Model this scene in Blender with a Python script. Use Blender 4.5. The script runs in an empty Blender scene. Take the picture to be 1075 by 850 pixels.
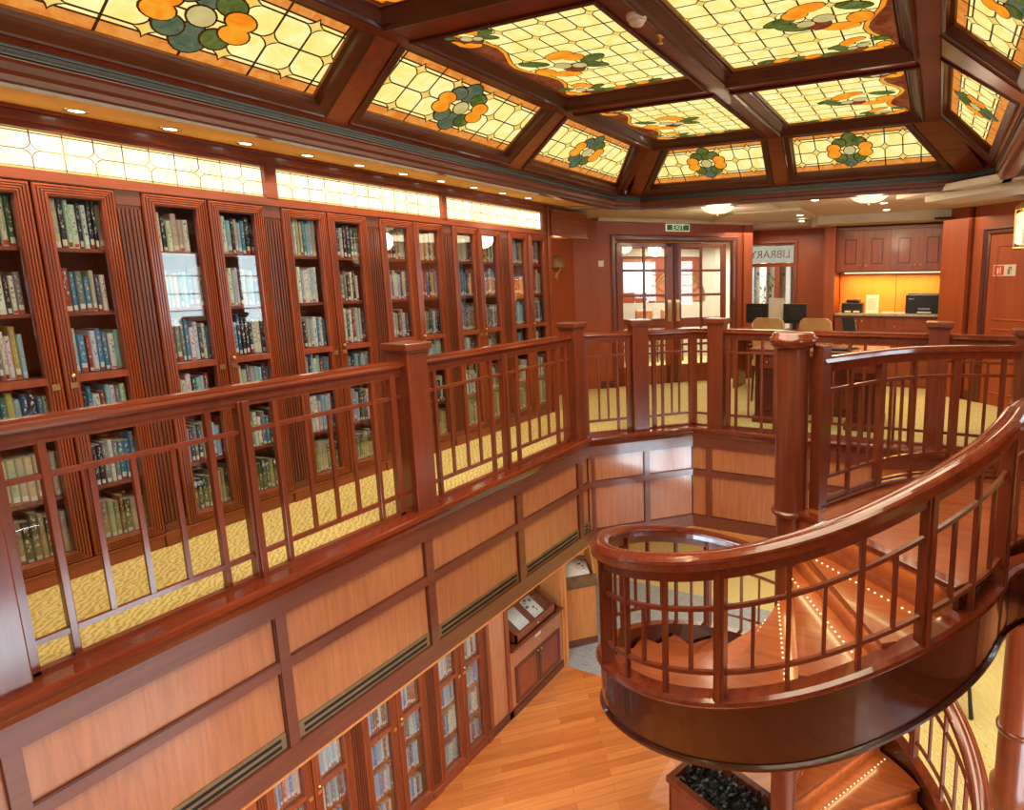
import bpy, bmesh, math, random
from mathutils import Vector, Matrix
random.seed(7)
SC = bpy.context.scene
COL = SC.collection
PI = math.pi
R = math.radians
# ------------------------------------------------------------------ materials
def nmat(name):
    m = bpy.data.materials.new(name); m.use_nodes = True
    nt = m.node_tree; nt.nodes.clear()
    out = nt.nodes.new('ShaderNodeOutputMaterial')
    return m, nt, out
def N(nt, t, **kw):
    n = nt.nodes.new(t)
    for k, v in kw.items():
        if k in n.inputs: n.inputs[k].default_value = v
        else: setattr(n, k, v)
    return n
def L(nt, a, b): nt.links.new(a, b)
def c4(c): return (c[0], c[1], c[2], 1)
def coords(nt, scale):
    tc = N(nt, 'ShaderNodeTexCoord'); mp = N(nt, 'ShaderNodeMapping')
    L(nt, tc.outputs['Object'], mp.inputs['Vector']); mp.inputs['Scale'].default_value = scale
    return mp.outputs[0]
def ramp(nt, fac, stops):
    r = N(nt, 'ShaderNodeValToRGB'); e = r.color_ramp.elements
    while len(e) < len(stops): e.new(.5)
    for x, (p, c) in zip(e, stops): x.position = p; x.color = c4(c)
    L(nt, fac, r.inputs['Fac']); return r.outputs['Color']
def wood(name, ca, cb, axis='Z', rough=.33, coat=.35, sc=1.0, bump=.04):
    m, nt, out = nmat(name)
    s = {'Z': (22, 22, 1.6), 'Y': (22, 1.6, 22), 'X': (1.6, 22, 22)}[axis]
    v = coords(nt, tuple(k * sc for k in s))
    n1 = N(nt, 'ShaderNodeTexNoise', Scale=1.0, Detail=5.0, Roughness=.6, Distortion=.6); L(nt, v, n1.inputs['Vector'])
    v2 = coords(nt, (1.3, 1.3, 1.3)); n2 = N(nt, 'ShaderNodeTexNoise', Scale=1.0, Detail=2.0); L(nt, v2, n2.inputs['Vector'])
    add = N(nt, 'ShaderNodeMath', operation='MULTIPLY_ADD'); L(nt, n2.outputs[0], add.inputs[0]); add.inputs[1].default_value = .5; 
    mul = N(nt, 'ShaderNodeMath', operation='MULTIPLY'); L(nt, n1.outputs[0], mul.inputs[0]); mul.inputs[1].default_value = .75
    L(nt, mul.outputs[0], add.inputs[2])
    col = ramp(nt, add.outputs[0], [(.38, ca), (.78, cb)])
    b = N(nt, 'ShaderNodeBsdfPrincipled', Roughness=rough); L(nt, col, b.inputs['Base Color'])
    b.inputs['Coat Weight'].default_value = coat; b.inputs['Coat Roughness'].default_value = .12
    bp = N(nt, 'ShaderNodeBump', Strength=bump, Distance=.01); L(nt, n1.outputs[0], bp.inputs['Height']); L(nt, bp.outputs[0], b.inputs['Normal'])
    L(nt, b.outputs[0], out.inputs[0]); return m
def plain(name, c, rough=.5, metal=0, coat=0, noise=0, nscale=8):
    m, nt, out = nmat(name)
    b = N(nt, 'ShaderNodeBsdfPrincipled', Roughness=rough, Metallic=metal); b.inputs['Coat Weight'].default_value = coat
    v = coords(nt, (nscale,) * 3); n1 = N(nt, 'ShaderNodeTexNoise', Scale=1.0, Detail=3.0); L(nt, v, n1.inputs['Vector'])
    k = noise
    col = ramp(nt, n1.outputs[0], [(.3, tuple(x * (1 - k) for x in c)), (.7, tuple(min(1, x * (1 + k)) for x in c))])
    L(nt, col, b.inputs['Base Color']); L(nt, b.outputs[0], out.inputs[0]); return m
def glow(name, ca, cb, st, nscale=6, gloss=.0):
    m, nt, out = nmat(name)
    v = coords(nt, (nscale,) * 3); n1 = N(nt, 'ShaderNodeTexNoise', Scale=1.0, Detail=3.0, Distortion=1.0); L(nt, v, n1.inputs['Vector'])
    col = ramp(nt, n1.outputs[0], [(.35, ca), (.65, cb)])
    e = N(nt, 'ShaderNodeEmission', Strength=st); L(nt, col, e.inputs['Color'])
    L(nt, e.outputs[0], out.inputs[0]); return m
def thin_glass(name, tint=(.95, .97, .96), f=.10, rough=.02):
    m, nt, out = nmat(name)
    t = N(nt, 'ShaderNodeBsdfTransparent'); t.inputs[0].default_value = c4(tint)
    g = N(nt, 'ShaderNodeBsdfGlossy', Roughness=rough)
    lw = N(nt, 'ShaderNodeLayerWeight', Blend=.35)
    ma = N(nt, 'ShaderNodeMath', operation='MULTIPLY_ADD'); L(nt, lw.outputs['Fresnel'], ma.inputs[0]); ma.inputs[1].default_value = .35; ma.inputs[2].default_value = f
    mx = N(nt, 'ShaderNodeMixShader'); L(nt, ma.outputs[0], mx.inputs[0]); L(nt, t.outputs[0], mx.inputs[1]); L(nt, g.outputs[0], mx.inputs[2])
    L(nt, mx.outputs[0], out.inputs[0]); return m
M = {}
RA, RB = (.14, .025, .008), (.30, .062, .018)
M['redZ'] = wood('mahogany_upright', RA, RB, 'Z', bump=.015)
M['redY'] = wood('mahogany_along', RA, RB, 'Y')
M['redX'] = wood('mahogany_across', RA, RB, 'X')
M['dark'] = wood('dark_mahogany', (.055, .010, .004), (.13, .024, .009), 'Y', rough=.34, coat=.25)
M['pilaster'] = wood('pilaster_wood', (.085, .018, .007), (.17, .038, .014), 'Z', rough=.35, coat=.3, bump=.01)
M['frameX'] = plain('coffer_frame', (.075, .014, .005), .4, coat=.15, noise=.25, nscale=3)
M['darkX'] = wood('dark_mahogany_across', (.05, .009, .004), (.11, .02, .008), 'X', rough=.4, coat=.2)
M['rail'] = wood('polished_handrail', (.085, .013, .004), (.21, .034, .010), 'Y', rough=.16, coat=.8, bump=.01)
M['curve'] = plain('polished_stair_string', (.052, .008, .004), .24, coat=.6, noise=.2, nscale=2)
M['bar'] = wood('baluster_wood', (.11, .022, .008), (.21, .044, .016), 'Z', rough=.28, coat=.5)
M['frameY'] = wood('fascia_frame', (.13, .036, .020), (.21, .062, .036), 'Y', rough=.32, coat=.5)
M['panel'] = wood('oak_panel', (.34, .115, .045), (.54, .21, .088), 'Z', rough=.3, coat=.8, sc=1.6)
M['oak'] = wood('golden_oak', (.52, .20, .055), (.74, .32, .10), 'Z', rough=.4, coat=.25, sc=1.4)
M['wall'] = wood('wall_veneer', (.26, .048, .011), (.36, .072, .016), 'Z', rough=.45, coat=.08, sc=.5)
M['tread'] = wood('tread_wood', (.22, .046, .012), (.36, .090, .024), 'X', rough=.25, coat=.5)
M['case_in'] = plain('bookcase_interior', (.17, .045, .018), .55, noise=.25)
M['brass'] = plain('brass', (.80, .58, .24), .28, 1.0, noise=.1)
M['black'] = plain('black_plastic', (.012, .010, .010), .35, noise=.2)
M['vent'] = plain('vent_mesh', (.035, .042, .042), .5, noise=.6, nscale=160)
M['goldlip'] = plain('gold_brown_lip', (.26, .10, .02), .35, noise=.2)
M['beam'] = plain('ceiling_beam_wood', (.17, .030, .009), .5, coat=.05, noise=.25, nscale=3)
M['post'] = wood('newel_wood', (.105, .021, .009), (.205, .045, .018), 'Z', rough=.28, coat=.5, bump=.01)
M['slot'] = plain('slot_dark', (.006, .003, .002), .8)
M['ventwood'] = plain('vent_olive', (.20, .12, .05), .5, noise=.2)
M['cream'] = plain('cream_paint', (.62, .55, .42), .5, noise=.05)
M['white'] = plain('white_plastic', (.78, .76, .70), .4, noise=.04)
M['soffit'] = plain('yellow_soffit', (.92, .56, .11), .8, noise=.1, nscale=3)
M['paper'] = plain('paper', (.80, .76, .66), .6, noise=.1, nscale=30)
M['ink'] = plain('ink_marks', (.16, .13, .12), .6, noise=.3, nscale=40)
M['tan'] = plain('tan_leather', (.48, .26, .10), .45, noise=.15)
M['stone'] = plain('granite_counter', (.42, .36, .24), .2, noise=.5, nscale=60, coat=.5)
M['blue'] = plain('blue_grey_carpet', (.33, .35, .37), .9, noise=.15, nscale=20)
M['leaf'] = plain('leaf_green', (.06, .16, .03), .5, noise=.5)
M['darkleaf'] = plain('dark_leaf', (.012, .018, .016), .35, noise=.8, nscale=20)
M['red'] = plain('sign_red', (.55, .04, .02), .4)
M['glass'] = thin_glass('case_glass', f=.05)
M['doorglass'] = thin_glass('door_glass', f=.06)
M['chrome'] = plain('metal_grey', (.5, .5, .5), .25, 1.0)
M['lead'] = plain('lead_came', (.075, .028, .012), .5, noise=.3)
M['lead2'] = plain('lead_came_light', (.30, .20, .07), .45, noise=.3)
GC = 1.0
M['g_cream'] = glow('cream_glass', (.98, .76, .20), (1.0, .90, .40), 1.1, 7)
M['g_cream2'] = glow('pale_glass', (.98, .82, .42), (1.0, .92, .58), 1.0, 4)
M['g_orange'] = glow('orange_glass', (.85, .24, .03), (1.0, .40, .08), .85, 14)
M['g_bright'] = glow('bright_orange_glass', (1.0, .26, .01), (1.0, .42, .03), .95, 8)
M['g_amber'] = glow('amber_glass', (1.0, .62, .10), (1.0, .74, .22), .95)
M['g_green'] = glow('green_glass', (.08, .12, .02), (.20, .22, .05), .8, 16)
M['g_teal'] = glow('teal_glass', (.09, .14, .07), (.18, .21, .12), .8, 14)
M['g_red'] = glow('red_glass', (.20, .035, .012), (.34, .09, .03), .8, 8)
M['g_disc'] = glow('disc_glass', (.62, .50, .17), (.74, .62, .26), .9, 8)
M['g_band'] = glow('band_glass', (1.0, .88, .50), (1.0, .96, .74), 1.5, 5)
M['g_bandy'] = glow('band_edge_glass', (1.0, .70, .18), (1.0, .80, .30), 1.2, 5)
M['lamp'] = glow('lamp_bowl', (1.0, .80, .42), (1.0, .88, .58), 1.5, 3)
M['bulb'] = glow('bulb', (1.0, .90, .66), (1.0, .94, .78), 9)
M['led'] = glow('led', (1.0, .88, .45), (1.0, .92, .6), 2.2)
M['blind'] = glow('window_blind', (.74, .92, 1.0), (.88, .97, 1.0), 7.5, 2)
M['skylow'] = glow('daylight_pane', (.62, .86, 1.0), (.75, .93, 1.0), 17.0, 2)
M['skybright'] = glow('bright_window', (.92, .97, 1.0), (1, 1, 1), 3.0, 2)
M['sky'] = glow('bright_outdoors', (.85, .93, 1.0), (1, 1, 1), 1.5, 2)
def carpet():
    m, nt, out = nmat('yellow_scroll_carpet')
    tc = N(nt, 'ShaderNodeTexCoord')
    w = N(nt, 'ShaderNodeTexWave', Scale=14.0, Distortion=9.0, Detail=3.0); w.inputs['Detail Scale'].default_value = 1.3
    w.bands_direction = 'DIAGONAL'
    L(nt, tc.outputs['Object'], w.inputs['Vector'])
    n = N(nt, 'ShaderNodeTexNoise', Scale=160.0, Detail=2.0); L(nt, tc.outputs['Object'], n.inputs['Vector'])
    mx = N(nt, 'ShaderNodeMath', operation='MULTIPLY_ADD'); L(nt, n.outputs[0], mx.inputs[0]); mx.inputs[1].default_value = .35
    mu = N(nt, 'ShaderNodeMath', operation='MULTIPLY'); L(nt, w.outputs[1], mu.inputs[0]); mu.inputs[1].default_value = .6
    L(nt, mu.outputs[0], mx.inputs[2])
    col = ramp(nt, mx.outputs[0], [(.10, (.42, .30, .08)), (.34, (.60, .48, .17)), (.66, (.72, .61, .27))])
    b = N(nt, 'ShaderNodeBsdfPrincipled', Roughness=.9); L(nt, col, b.inputs['Base Color'])
    L(nt, b.outputs[0], out.inputs[0]); return m
M['carpet'] = carpet()
def parquet():
    m, nt, out = nmat('plank_floor')
    tc = N(nt, 'ShaderNodeTexCoord'); mp = N(nt, 'ShaderNodeMapping'); L(nt, tc.outputs['Object'], mp.inputs[0])
    mp.inputs['Rotation'].default_value = (0, 0, R(-42))
    br = N(nt, 'ShaderNodeTexBrick', Scale=1.0); br.offset = .37
    br.inputs['Brick Width'].default_value = 1.1; br.inputs['Row Height'].default_value = .105
    br.inputs['Mortar Size'].default_value = .002; br.inputs['Bias'].default_value = 0
    br.inputs['Color1'].default_value = (.52, .14, .03, 1); br.inputs['Color2'].default_value = (.76, .26, .065, 1); br.inputs['Mortar'].default_value = (.35, .10, .03, 1)
    L(nt, mp.outputs[0], br.inputs['Vector'])
    mp2 = N(nt, 'ShaderNodeMapping'); L(nt, mp.outputs[0], mp2.inputs[0]); mp2.inputs['Scale'].default_value = (2, 30, 1)
    n = N(nt, 'ShaderNodeTexNoise', Scale=1.0, Detail=4.0); L(nt, mp2.outputs[0], n.inputs['Vector'])
    mx = N(nt, 'ShaderNodeMixRGB', blend_type='MULTIPLY'); mx.inputs[0].default_value = .5
    L(nt, br.outputs[0], mx.inputs[1]); L(nt, ramp(nt, n.outputs[0], [(.3, (.6, .55, .5)), (.7, (1, 1, 1))]), mx.inputs[2])
    b = N(nt, 'ShaderNodeBsdfPrincipled', Roughness=.28); b.inputs['Coat Weight'].default_value = .5; L(nt, mx.outputs[0], b.inputs['Base Color'])
    L(nt, b.outputs[0], out.inputs[0]); return m
M['parquet'] = parquet()
def book_mat(name, attr):
    """cover colour from the object's colour (or a colour attribute), with a title band, fine lettering and a library sticker on the spine"""
    m, nt, out = nmat(name)
    if attr:
        a = N(nt, 'ShaderNodeAttribute', attribute_name='Col'); base = a.outputs[0]
        uv = N(nt, 'ShaderNodeUVMap'); vec = uv.outputs[0]
    else:
        a = N(nt, 'ShaderNodeObjectInfo'); base = a.outputs['Color']
        uv = N(nt, 'ShaderNodeUVMap'); vec = uv.outputs[0]
    sp = N(nt, 'ShaderNodeSeparateXYZ'); L(nt, vec, sp.inputs[0])   # x: across spine 0..1 (book id in whole part), y: height
    h = sp.outputs[1]
    def band(lo, hi):
        g = N(nt, 'ShaderNodeMath', operation='GREATER_THAN'); L(nt, h, g.inputs[0]); g.inputs[1].default_value = lo
        l = N(nt, 'ShaderNodeMath', operation='LESS_THAN'); L(nt, h, l.inputs[0]); l.inputs[1].default_value = hi
        k = N(nt, 'ShaderNodeMath', operation='MULTIPLY'); L(nt, g.outputs[0], k.inputs[0]); L(nt, l.outputs[0], k.inputs[1]); return k.outputs[0]
    def mix(f, c1, c2):
        x = N(nt, 'ShaderNodeMixRGB'); L(nt, f, x.inputs[0]); L(nt, c1, x.inputs[1])
        if isinstance(c2, tuple): x.inputs[2].default_value = c4(c2)
        else: L(nt, c2, x.inputs[2])
        return x.outputs[0]
    # lettering: stretched noise inside the middle of the spine
    mp = N(nt, 'ShaderNodeMapping'); L(nt, vec, mp.inputs[0]); mp.inputs['Scale'].default_value = (2.6, 11, 1)
    if not attr:
        rnd = N(nt, 'ShaderNodeMath', operation='MULTIPLY'); L(nt, a.outputs['Random'], rnd.inputs[0]); rnd.inputs[1].default_value = 50
        cb = N(nt, 'ShaderNodeCombineXYZ'); L(nt, rnd.outputs[0], cb.inputs[0]); L(nt, rnd.outputs[0], cb.inputs[1]); L(nt, cb.outputs[0], mp.inputs['Location'])
    n = N(nt, 'ShaderNodeTexNoise', Scale=1.0, Detail=2.0, Roughness=.8); L(nt, mp.outputs[0], n.inputs['Vector'])
    g = N(nt, 'ShaderNodeMath', operation='GREATER_THAN'); L(nt, n.outputs[0], g.inputs[0]); g.inputs[1].default_value = .56
    fx = N(nt, 'ShaderNodeMath', operation='FRACT'); L(nt, sp.outputs[0], fx.inputs[0])
    ax = N(nt, 'ShaderNodeMath', operation='SUBTRACT'); L(nt, fx.outputs[0], ax.inputs[0]); ax.inputs[1].default_value = .5
    ab = N(nt, 'ShaderNodeMath', operation='ABSOLUTE'); L(nt, ax.outputs[0], ab.inputs[0])
    lx = N(nt, 'ShaderNodeMath', operation='LESS_THAN'); L(nt, ab.outputs[0], lx.inputs[0]); lx.inputs[1].default_value = .26
    t1 = N(nt, 'ShaderNodeMath', operation='MULTIPLY'); L(nt, g.outputs[0], t1.inputs[0]); L(nt, lx.outputs[0], t1.inputs[1])
    t2 = N(nt, 'ShaderNodeMath', operation='MULTIPLY'); L(nt, t1.outputs[0], t2.inputs[0]); L(nt, band(.3, .93), t2.inputs[1])
    inv = N(nt, 'ShaderNodeInvert'); inv.inputs[0].default_value = 1; L(nt, base, inv.inputs[1])
    c = mix(t2.outputs[0], base, inv.outputs[0])
    if attr:
        fl = N(nt, 'ShaderNodeMath', operation='FLOOR'); L(nt, sp.outputs[0], fl.inputs[0])
        wn = N(nt, 'ShaderNodeTexWhiteNoise', noise_dimensions='1D'); L(nt, fl.outputs[0], wn.inputs['W']); rv = wn.outputs['Value']
    else: rv = a.outputs['Random']
    hi = N(nt, 'ShaderNodeMath', operation='MULTIPLY_ADD'); L(nt, rv, hi.inputs[0]); hi.inputs[1].default_value = -.17; hi.inputs[2].default_value = .24
    def sticker(off, half):
        tp = N(nt, 'ShaderNodeMath', operation='ADD'); L(nt, hi.outputs[0], tp.inputs[0]); tp.inputs[1].default_value = off
        k1 = N(nt, 'ShaderNodeMath', operation='LESS_THAN'); L(nt, h, k1.inputs[0]); L(nt, tp.outputs[0], k1.inputs[1])
        k2 = N(nt, 'ShaderNodeMath', operation='GREATER_THAN'); L(nt, h, k2.inputs[0]); k2.inputs[1].default_value = .02
        k3 = N(nt, 'ShaderNodeMath', operation='LESS_THAN'); L(nt, ab.outputs[0], k3.inputs[0]); k3.inputs[1].default_value = half
        m1 = N(nt, 'ShaderNodeMath', operation='MULTIPLY'); L(nt, k1.outputs[0], m1.inputs[0]); L(nt, k2.outputs[0], m1.inputs[1])
        m2 = N(nt, 'ShaderNodeMath', operation='MULTIPLY'); L(nt, m1.outputs[0], m2.inputs[0]); L(nt, k3.outputs[0], m2.inputs[1]); return m2.outputs[0]
    c = mix(sticker(0, .36), c, (.85, .83, .78)); c = mix(sticker(-.12, .36), c, (.62, .06, .02))
    b = N(nt, 'ShaderNodeBsdfPrincipled', Roughness=.4); L(nt, c, b.inputs['Base Color']); L(nt, b.outputs[0], out.inputs[0]); return m
M['book'] = book_mat('book_cover', False); M['books'] = book_mat('book_cover_row', True)
# ------------------------------------------------------------------ mesh builder
class MB:
    def __init__(s): s.v = []; s.f = []; s.m = []; s.sm = []
    def add(s, vs, fs, mi=0, smooth=False):
        o = len(s.v); s.v += [tuple(v) for v in vs]
        for f in fs: s.f.append([o + i for i in f]); s.m.append(mi); s.sm.append(smooth)
    def box(s, x0, x1, y0, y1, z0, z1, mi=0):
        if x0 > x1: x0, x1 = x1, x0
        if y0 > y1: y0, y1 = y1, y0
        if z0 > z1: z0, z1 = z1, z0
        vs = [(x, y, z) for z in (z0, z1) for y in (y0, y1) for x in (x0, x1)]
        s.add(vs, [(0, 2, 3, 1), (4, 5, 7, 6), (0, 1, 5, 4), (2, 6, 7, 3), (0, 4, 6, 2), (1, 3, 7, 5)], mi)
    def obox(s, F, u0, u1, v0, v1, w0, w1, mi=0):
        vs = [F(u, v, w) for w in (w0, w1) for v in (v0, v1) for u in (u0, u1)]
        s.add(vs, [(0, 2, 3, 1), (4, 5, 7, 6), (0, 1, 5, 4), (2, 6, 7, 3), (0, 4, 6, 2), (1, 3, 7, 5)], mi)
    def prism(s, poly, z0, z1, mi=0, mtop=None):
        n = len(poly); vs = [(p[0], p[1], z0) for p in poly] + [(p[0], p[1], z1) for p in poly]
        fs = [(i, (i + 1) % n, n + (i + 1) % n, n + i) for i in range(n)]
        s.add(vs, fs, mi); s.add(vs, [tuple(range(n))[::-1]], mi); s.add(vs, [tuple(range(n, 2 * n))], mi if mtop is None else mtop)
    def lathe(s, c, prof, seg=32, mi=0, smooth=True, a0=0, a1=2 * PI):
        full = abs(a1 - a0 - 2 * PI) < 1e-6; k = seg if full else seg + 1
        vs = []
        for r, z in prof:
            for i in range(k):
                a = a0 + (a1 - a0) * i / seg; vs.append((c[0] + r * math.cos(a), c[1] + r * math.sin(a), c[2] + z))
        fs = []
        for j in range(len(prof) - 1):
            for i in range(seg):
                a, b = j * k + i, j * k + (i + 1) % k if full else j * k + i + 1
                fs.append((a, b, b + k, a + k))
        s.add(vs, fs, mi, smooth)
    def cyl(s, p0, p1, r, seg=10, mi=0, r1=None, smooth=True):
        p0 = Vector(p0); p1 = Vector(p1); d = (p1 - p0); q = d.to_track_quat('Z', 'Y'); r1 = r if r1 is None else r1
        vs = []
        for p, rr in ((p0, r), (p1, r1)):
            for i in range(seg):
                a = 2 * PI * i / seg; vs.append(p + q @ Vector((rr * math.cos(a), rr * math.sin(a), 0)))
        s.add(vs, [(i, (i + 1) % seg, seg + (i + 1) % seg, seg + i) for i in range(seg)], mi, smooth)
        s.add(vs, [tuple(range(seg))[::-1], tuple(range(seg, 2 * seg))], mi)
    def sweep(s, path, prof, closed=False, mi=0, smooth=False, caps=True, pclosed=True):
        """profile points (n, z): n to the left of travel, z up; mitred at corners"""
        P = [Vector(p) for p in path]; n = len(P); k = len(prof); vs = []
        for i in range(n):
            a = P[i] - P[i - 1] if (i > 0 or closed) else P[1] - P[0]
            b = P[(i + 1) % n] - P[i] if (i < n - 1 or closed) else P[-1] - P[-2]
            a = Vector((a.x, a.y, 0)).normalized(); b = Vector((b.x, b.y, 0)).normalized()
            na = Vector((-a.y, a.x, 0)); nb = Vector((-b.y, b.x, 0)); nn = (na + nb).normalized(); m = nn / max(.3, nn.dot(na))
            for (u, z) in prof: vs.append(P[i] + m * u + Vector((0, 0, z)))
        fs = []
        for i in range(n if closed else n - 1):
            for j in range(k if pclosed else k - 1):
                j2 = (j + 1) % k; a = i * k; b = ((i + 1) % n) * k
                fs.append((a + j, a + j2, b + j2, b + j))
        s.add(vs, fs, mi, smooth)
        if caps and not closed and pclosed: s.add(vs, [tuple(range(k))[::-1], tuple(range((n - 1) * k, n * k))], mi)
    def ball(s, c, r, mi=0, seg=8, rings=5, sq=1.0):
        prof = [(max(1e-4, r * math.cos(a)), r * sq * math.sin(a)) for a in [(-PI / 2 + PI * i / rings) for i in range(rings + 1)]]
        s.lathe(c, prof, seg, mi)
    def build(s, name, mats, parent=None, bevel=0, **props):
        me = bpy.data.meshes.new(name); me.from_pydata(s.v, [], s.f); me.update()
        if not isinstance(mats, (list, tuple)): mats = [mats]
        for m in mats: me.materials.append(M[m] if isinstance(m, str) else m)
        me.polygons.foreach_set('material_index', s.m); me.polygons.foreach_set('use_smooth', s.sm)
        bm = bmesh.new(); bm.from_mesh(me); bmesh.ops.recalc_face_normals(bm, faces=bm.faces); bm.to_mesh(me); bm.free()
        o = bpy.data.objects.new(name, me); COL.objects.link(o)
        if parent is not None:
            o.parent = parent; o.matrix_parent_inverse = Matrix.Translation(-parent.location)
        if bevel:
            b = o.modifiers.new('soft', 'BEVEL'); b.width = bevel; b.segments = 2; b.limit_method = 'ANGLE'; b.angle_limit = R(50)
        for k_, v_ in props.items(): o[k_] = v_
        return o
def struct(mb, name, mats, parent=None, bevel=0):
    return mb.build(name, mats, parent, bevel, **({} if parent else {'kind': 'structure'}))
def thing(name, label, cat, loc=(0, 0, 0), group=None):
    o = bpy.data.objects.new(name, None); COL.objects.link(o); o.location = loc; o.empty_display_size = .1
    o['label'] = label; o['category'] = cat
    if group: o['group'] = group
    return o
def tag(o, label, cat, group=None):
    o['label'] = label; o['category'] = cat
    if group: o['group'] = group
    return o
def frame3(O, U, V=None, W=None):
    O = Vector(O); U = Vector(U).normalized(); V = Vector(V or (0, 0, 1)).normalized(); W = Vector(W).normalized() if W else U.cross(V)
    return lambda u, v, w: O + U * u + V * v + W * w
def inset(poly, d):
    """inward offset of a convex counter-clockwise polygon"""
    n = len(poly); out = []
    for i in range(n):
        a = Vector(poly[i - 1]); b = Vector(poly[i]); c = Vector(poly[(i + 1) % n])
        e1 = (b - a).normalized(); e2 = (c - b).normalized(); n1 = Vector((-e1.y, e1.x)); n2 = Vector((-e2.y, e2.x))
        m = (n1 + n2).normalized(); out.append(tuple(b + m * (d / max(.2, m.dot(n1)))))
    return out
def pframe(mb, F, poly, prof, mi=0):
    """ridged mitred frame round a convex polygon: prof = [(inset, height)]"""
    rings = [(inset(poly, d), h) for d, h in prof]; n = len(poly); vs = [F(p[0], p[1], h) for r, h in rings for p in r]; fs = []
    for j in range(len(rings) - 1):
        for i in range(n):
            i2 = (i + 1) % n; fs.append((j * n + i, j * n + i2, (j + 1) * n + i2, (j + 1) * n + i))
    mb.add(vs, fs, mi)
def rect(u0, u1, v0, v1): return [(u0, v0), (u1, v0), (u1, v1), (u0, v1)]
def clip(sub, poly):
    out = list(sub); n = len(poly)
    for i in range(n):
        a = poly[i]; b = poly[(i + 1) % n]; ins = lambda p: (b[0] - a[0]) * (p[1] - a[1]) - (b[1] - a[1]) * (p[0] - a[0]) >= -1e-9
        res = []
        for k in range(len(out)):
            p, q = out[k - 1], out[k]; ip, iq = ins(p), ins(q)
            if ip != iq:
                d1 = (b[0] - a[0]) * (p[1] - a[1]) - (b[1] - a[1]) * (p[0] - a[0]); d2 = (b[0] - a[0]) * (q[1] - a[1]) - (b[1] - a[1]) * (q[0] - a[0])
                t = d1 / (d1 - d2); res.append((p[0] + t * (q[0] - p[0]), p[1] + t * (q[1] - p[1])))
            if iq: res.append(q)
        out = res
        if not out: return []
    return out
def strip(a, b, w):
    a = Vector(a); b = Vector(b); d = (b - a).normalized(); n = Vector((-d.y, d.x)) * w / 2
    return [tuple(a + n), tuple(a - n), tuple(b - n), tuple(b + n)]
def disc(c, rx, ry=None, n=16, rot=0):
    ry = ry or rx
    return [(c[0] + rx * math.cos(t) * math.cos(rot) - ry * math.sin(t) * math.sin(rot), c[1] + rx * math.cos(t) * math.sin(rot) + ry * math.sin(t) * math.cos(rot)) for t in [2 * PI * i / n for i in range(n)]]
def star(c, r, sag=.42, n=5):
    """four-pointed diamond with concave sides"""
    out = []
    for k in range(4):
        a = PI / 2 * k; p = Vector((math.cos(a), math.sin(a))) * r; q = Vector((math.cos(a + PI / 2), math.sin(a + PI / 2))) * r
        mid = (p + q) / 2 * sag * 1.25
        for i in range(n):
            t = i / n; v = p * (1 - t) ** 2 + mid * 2 * t * (1 - t) + q * t * t; out.append((c[0] + v.x, c[1] + v.y))
    return out
# ------------------------------------------------------------------ camera
W_, H_ = 1075.0, 850.0
f_, cx_, cy_ = 630.0, 703.0, 396.0
cam = bpy.data.cameras.new('camera'); camo = bpy.data.objects.new('camera', cam); COL.objects.link(camo)
cam.sensor_fit = 'HORIZONTAL'; cam.sensor_width = 36; cam.lens = 36 * f_ / W_
cam.shift_x = (W_ / 2 - cx_) / W_; cam.shift_y = (cy_ - H_ / 2) / W_
cam.clip_start = .05
yaw, pit, rol = R(24.1), R(9.2), R(-.56)
fw0 = Vector((-math.sin(yaw), math.cos(yaw), 0)); rt = Vector((math.cos(yaw), math.sin(yaw), 0)); up = Vector((0, 0, 1))
fw = fw0 * math.cos(pit) - up * math.sin(pit); up2 = up * math.cos(pit) + fw0 * math.sin(pit)
r_ = rt * math.cos(rol) + up2 * math.sin(rol); u_ = -rt * math.sin(rol) + up2 * math.cos(rol)
camo.matrix_world = Matrix.Translation((0, 0, 1.65)) @ Matrix((r_, u_, -fw)).transposed().to_4x4()
SC.camera = camo
# ------------------------------------------------------------------ decks
ZL = -3.56        # lower floor
ZC2 = -1.17       # lower ceiling
AX, BY = -3.33, 5.29
B_ = (-3.33, 5.29); C_ = (-2.47, 6.15)
WELL = [(-3.33, .78), B_, C_, (.90, 6.15), (.90, -.15), (-2.40, -.15)]   # clockwise seen from above
mb = MB()
for poly in ([(-6, -4), (3.6, -4), (3.6, -.15), (-2.40, -.15), (-3.33, .78), (-6, .78)], [(-6, .78), (-3.33, .78), B_, (-6, 5.29)],
             [(-6, 5.29), B_, C_, (3.6, 6.15), (3.6, 15), (-6, 15)], [(.9, -.15), (3.6, -.15), (3.6, 6.15), (.9, 6.15)]):
    mb.prism(poly, -.06, 0)
struct(mb, 'floor', 'carpet')
mb = MB(); t_ = .02
for poly in ([(-6, -4), (3.6, -4), (3.6, -.15), (-2.40, -.15), (-3.33, .78), (-6, .78)], [(-6, .78), (-3.33, .78), B_, (-6, 5.29)],
             [(-6, 5.29), B_, C_, (3.6, 6.15), (3.6, 15), (-6, 15)], [(.9, -.15), (3.6, -.15), (3.6, 6.15), (.9, 6.15)]):
    mb.prism(poly, ZC2, ZC2 + .05)
struct(mb, 'ceiling_lower', 'cream')
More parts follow.
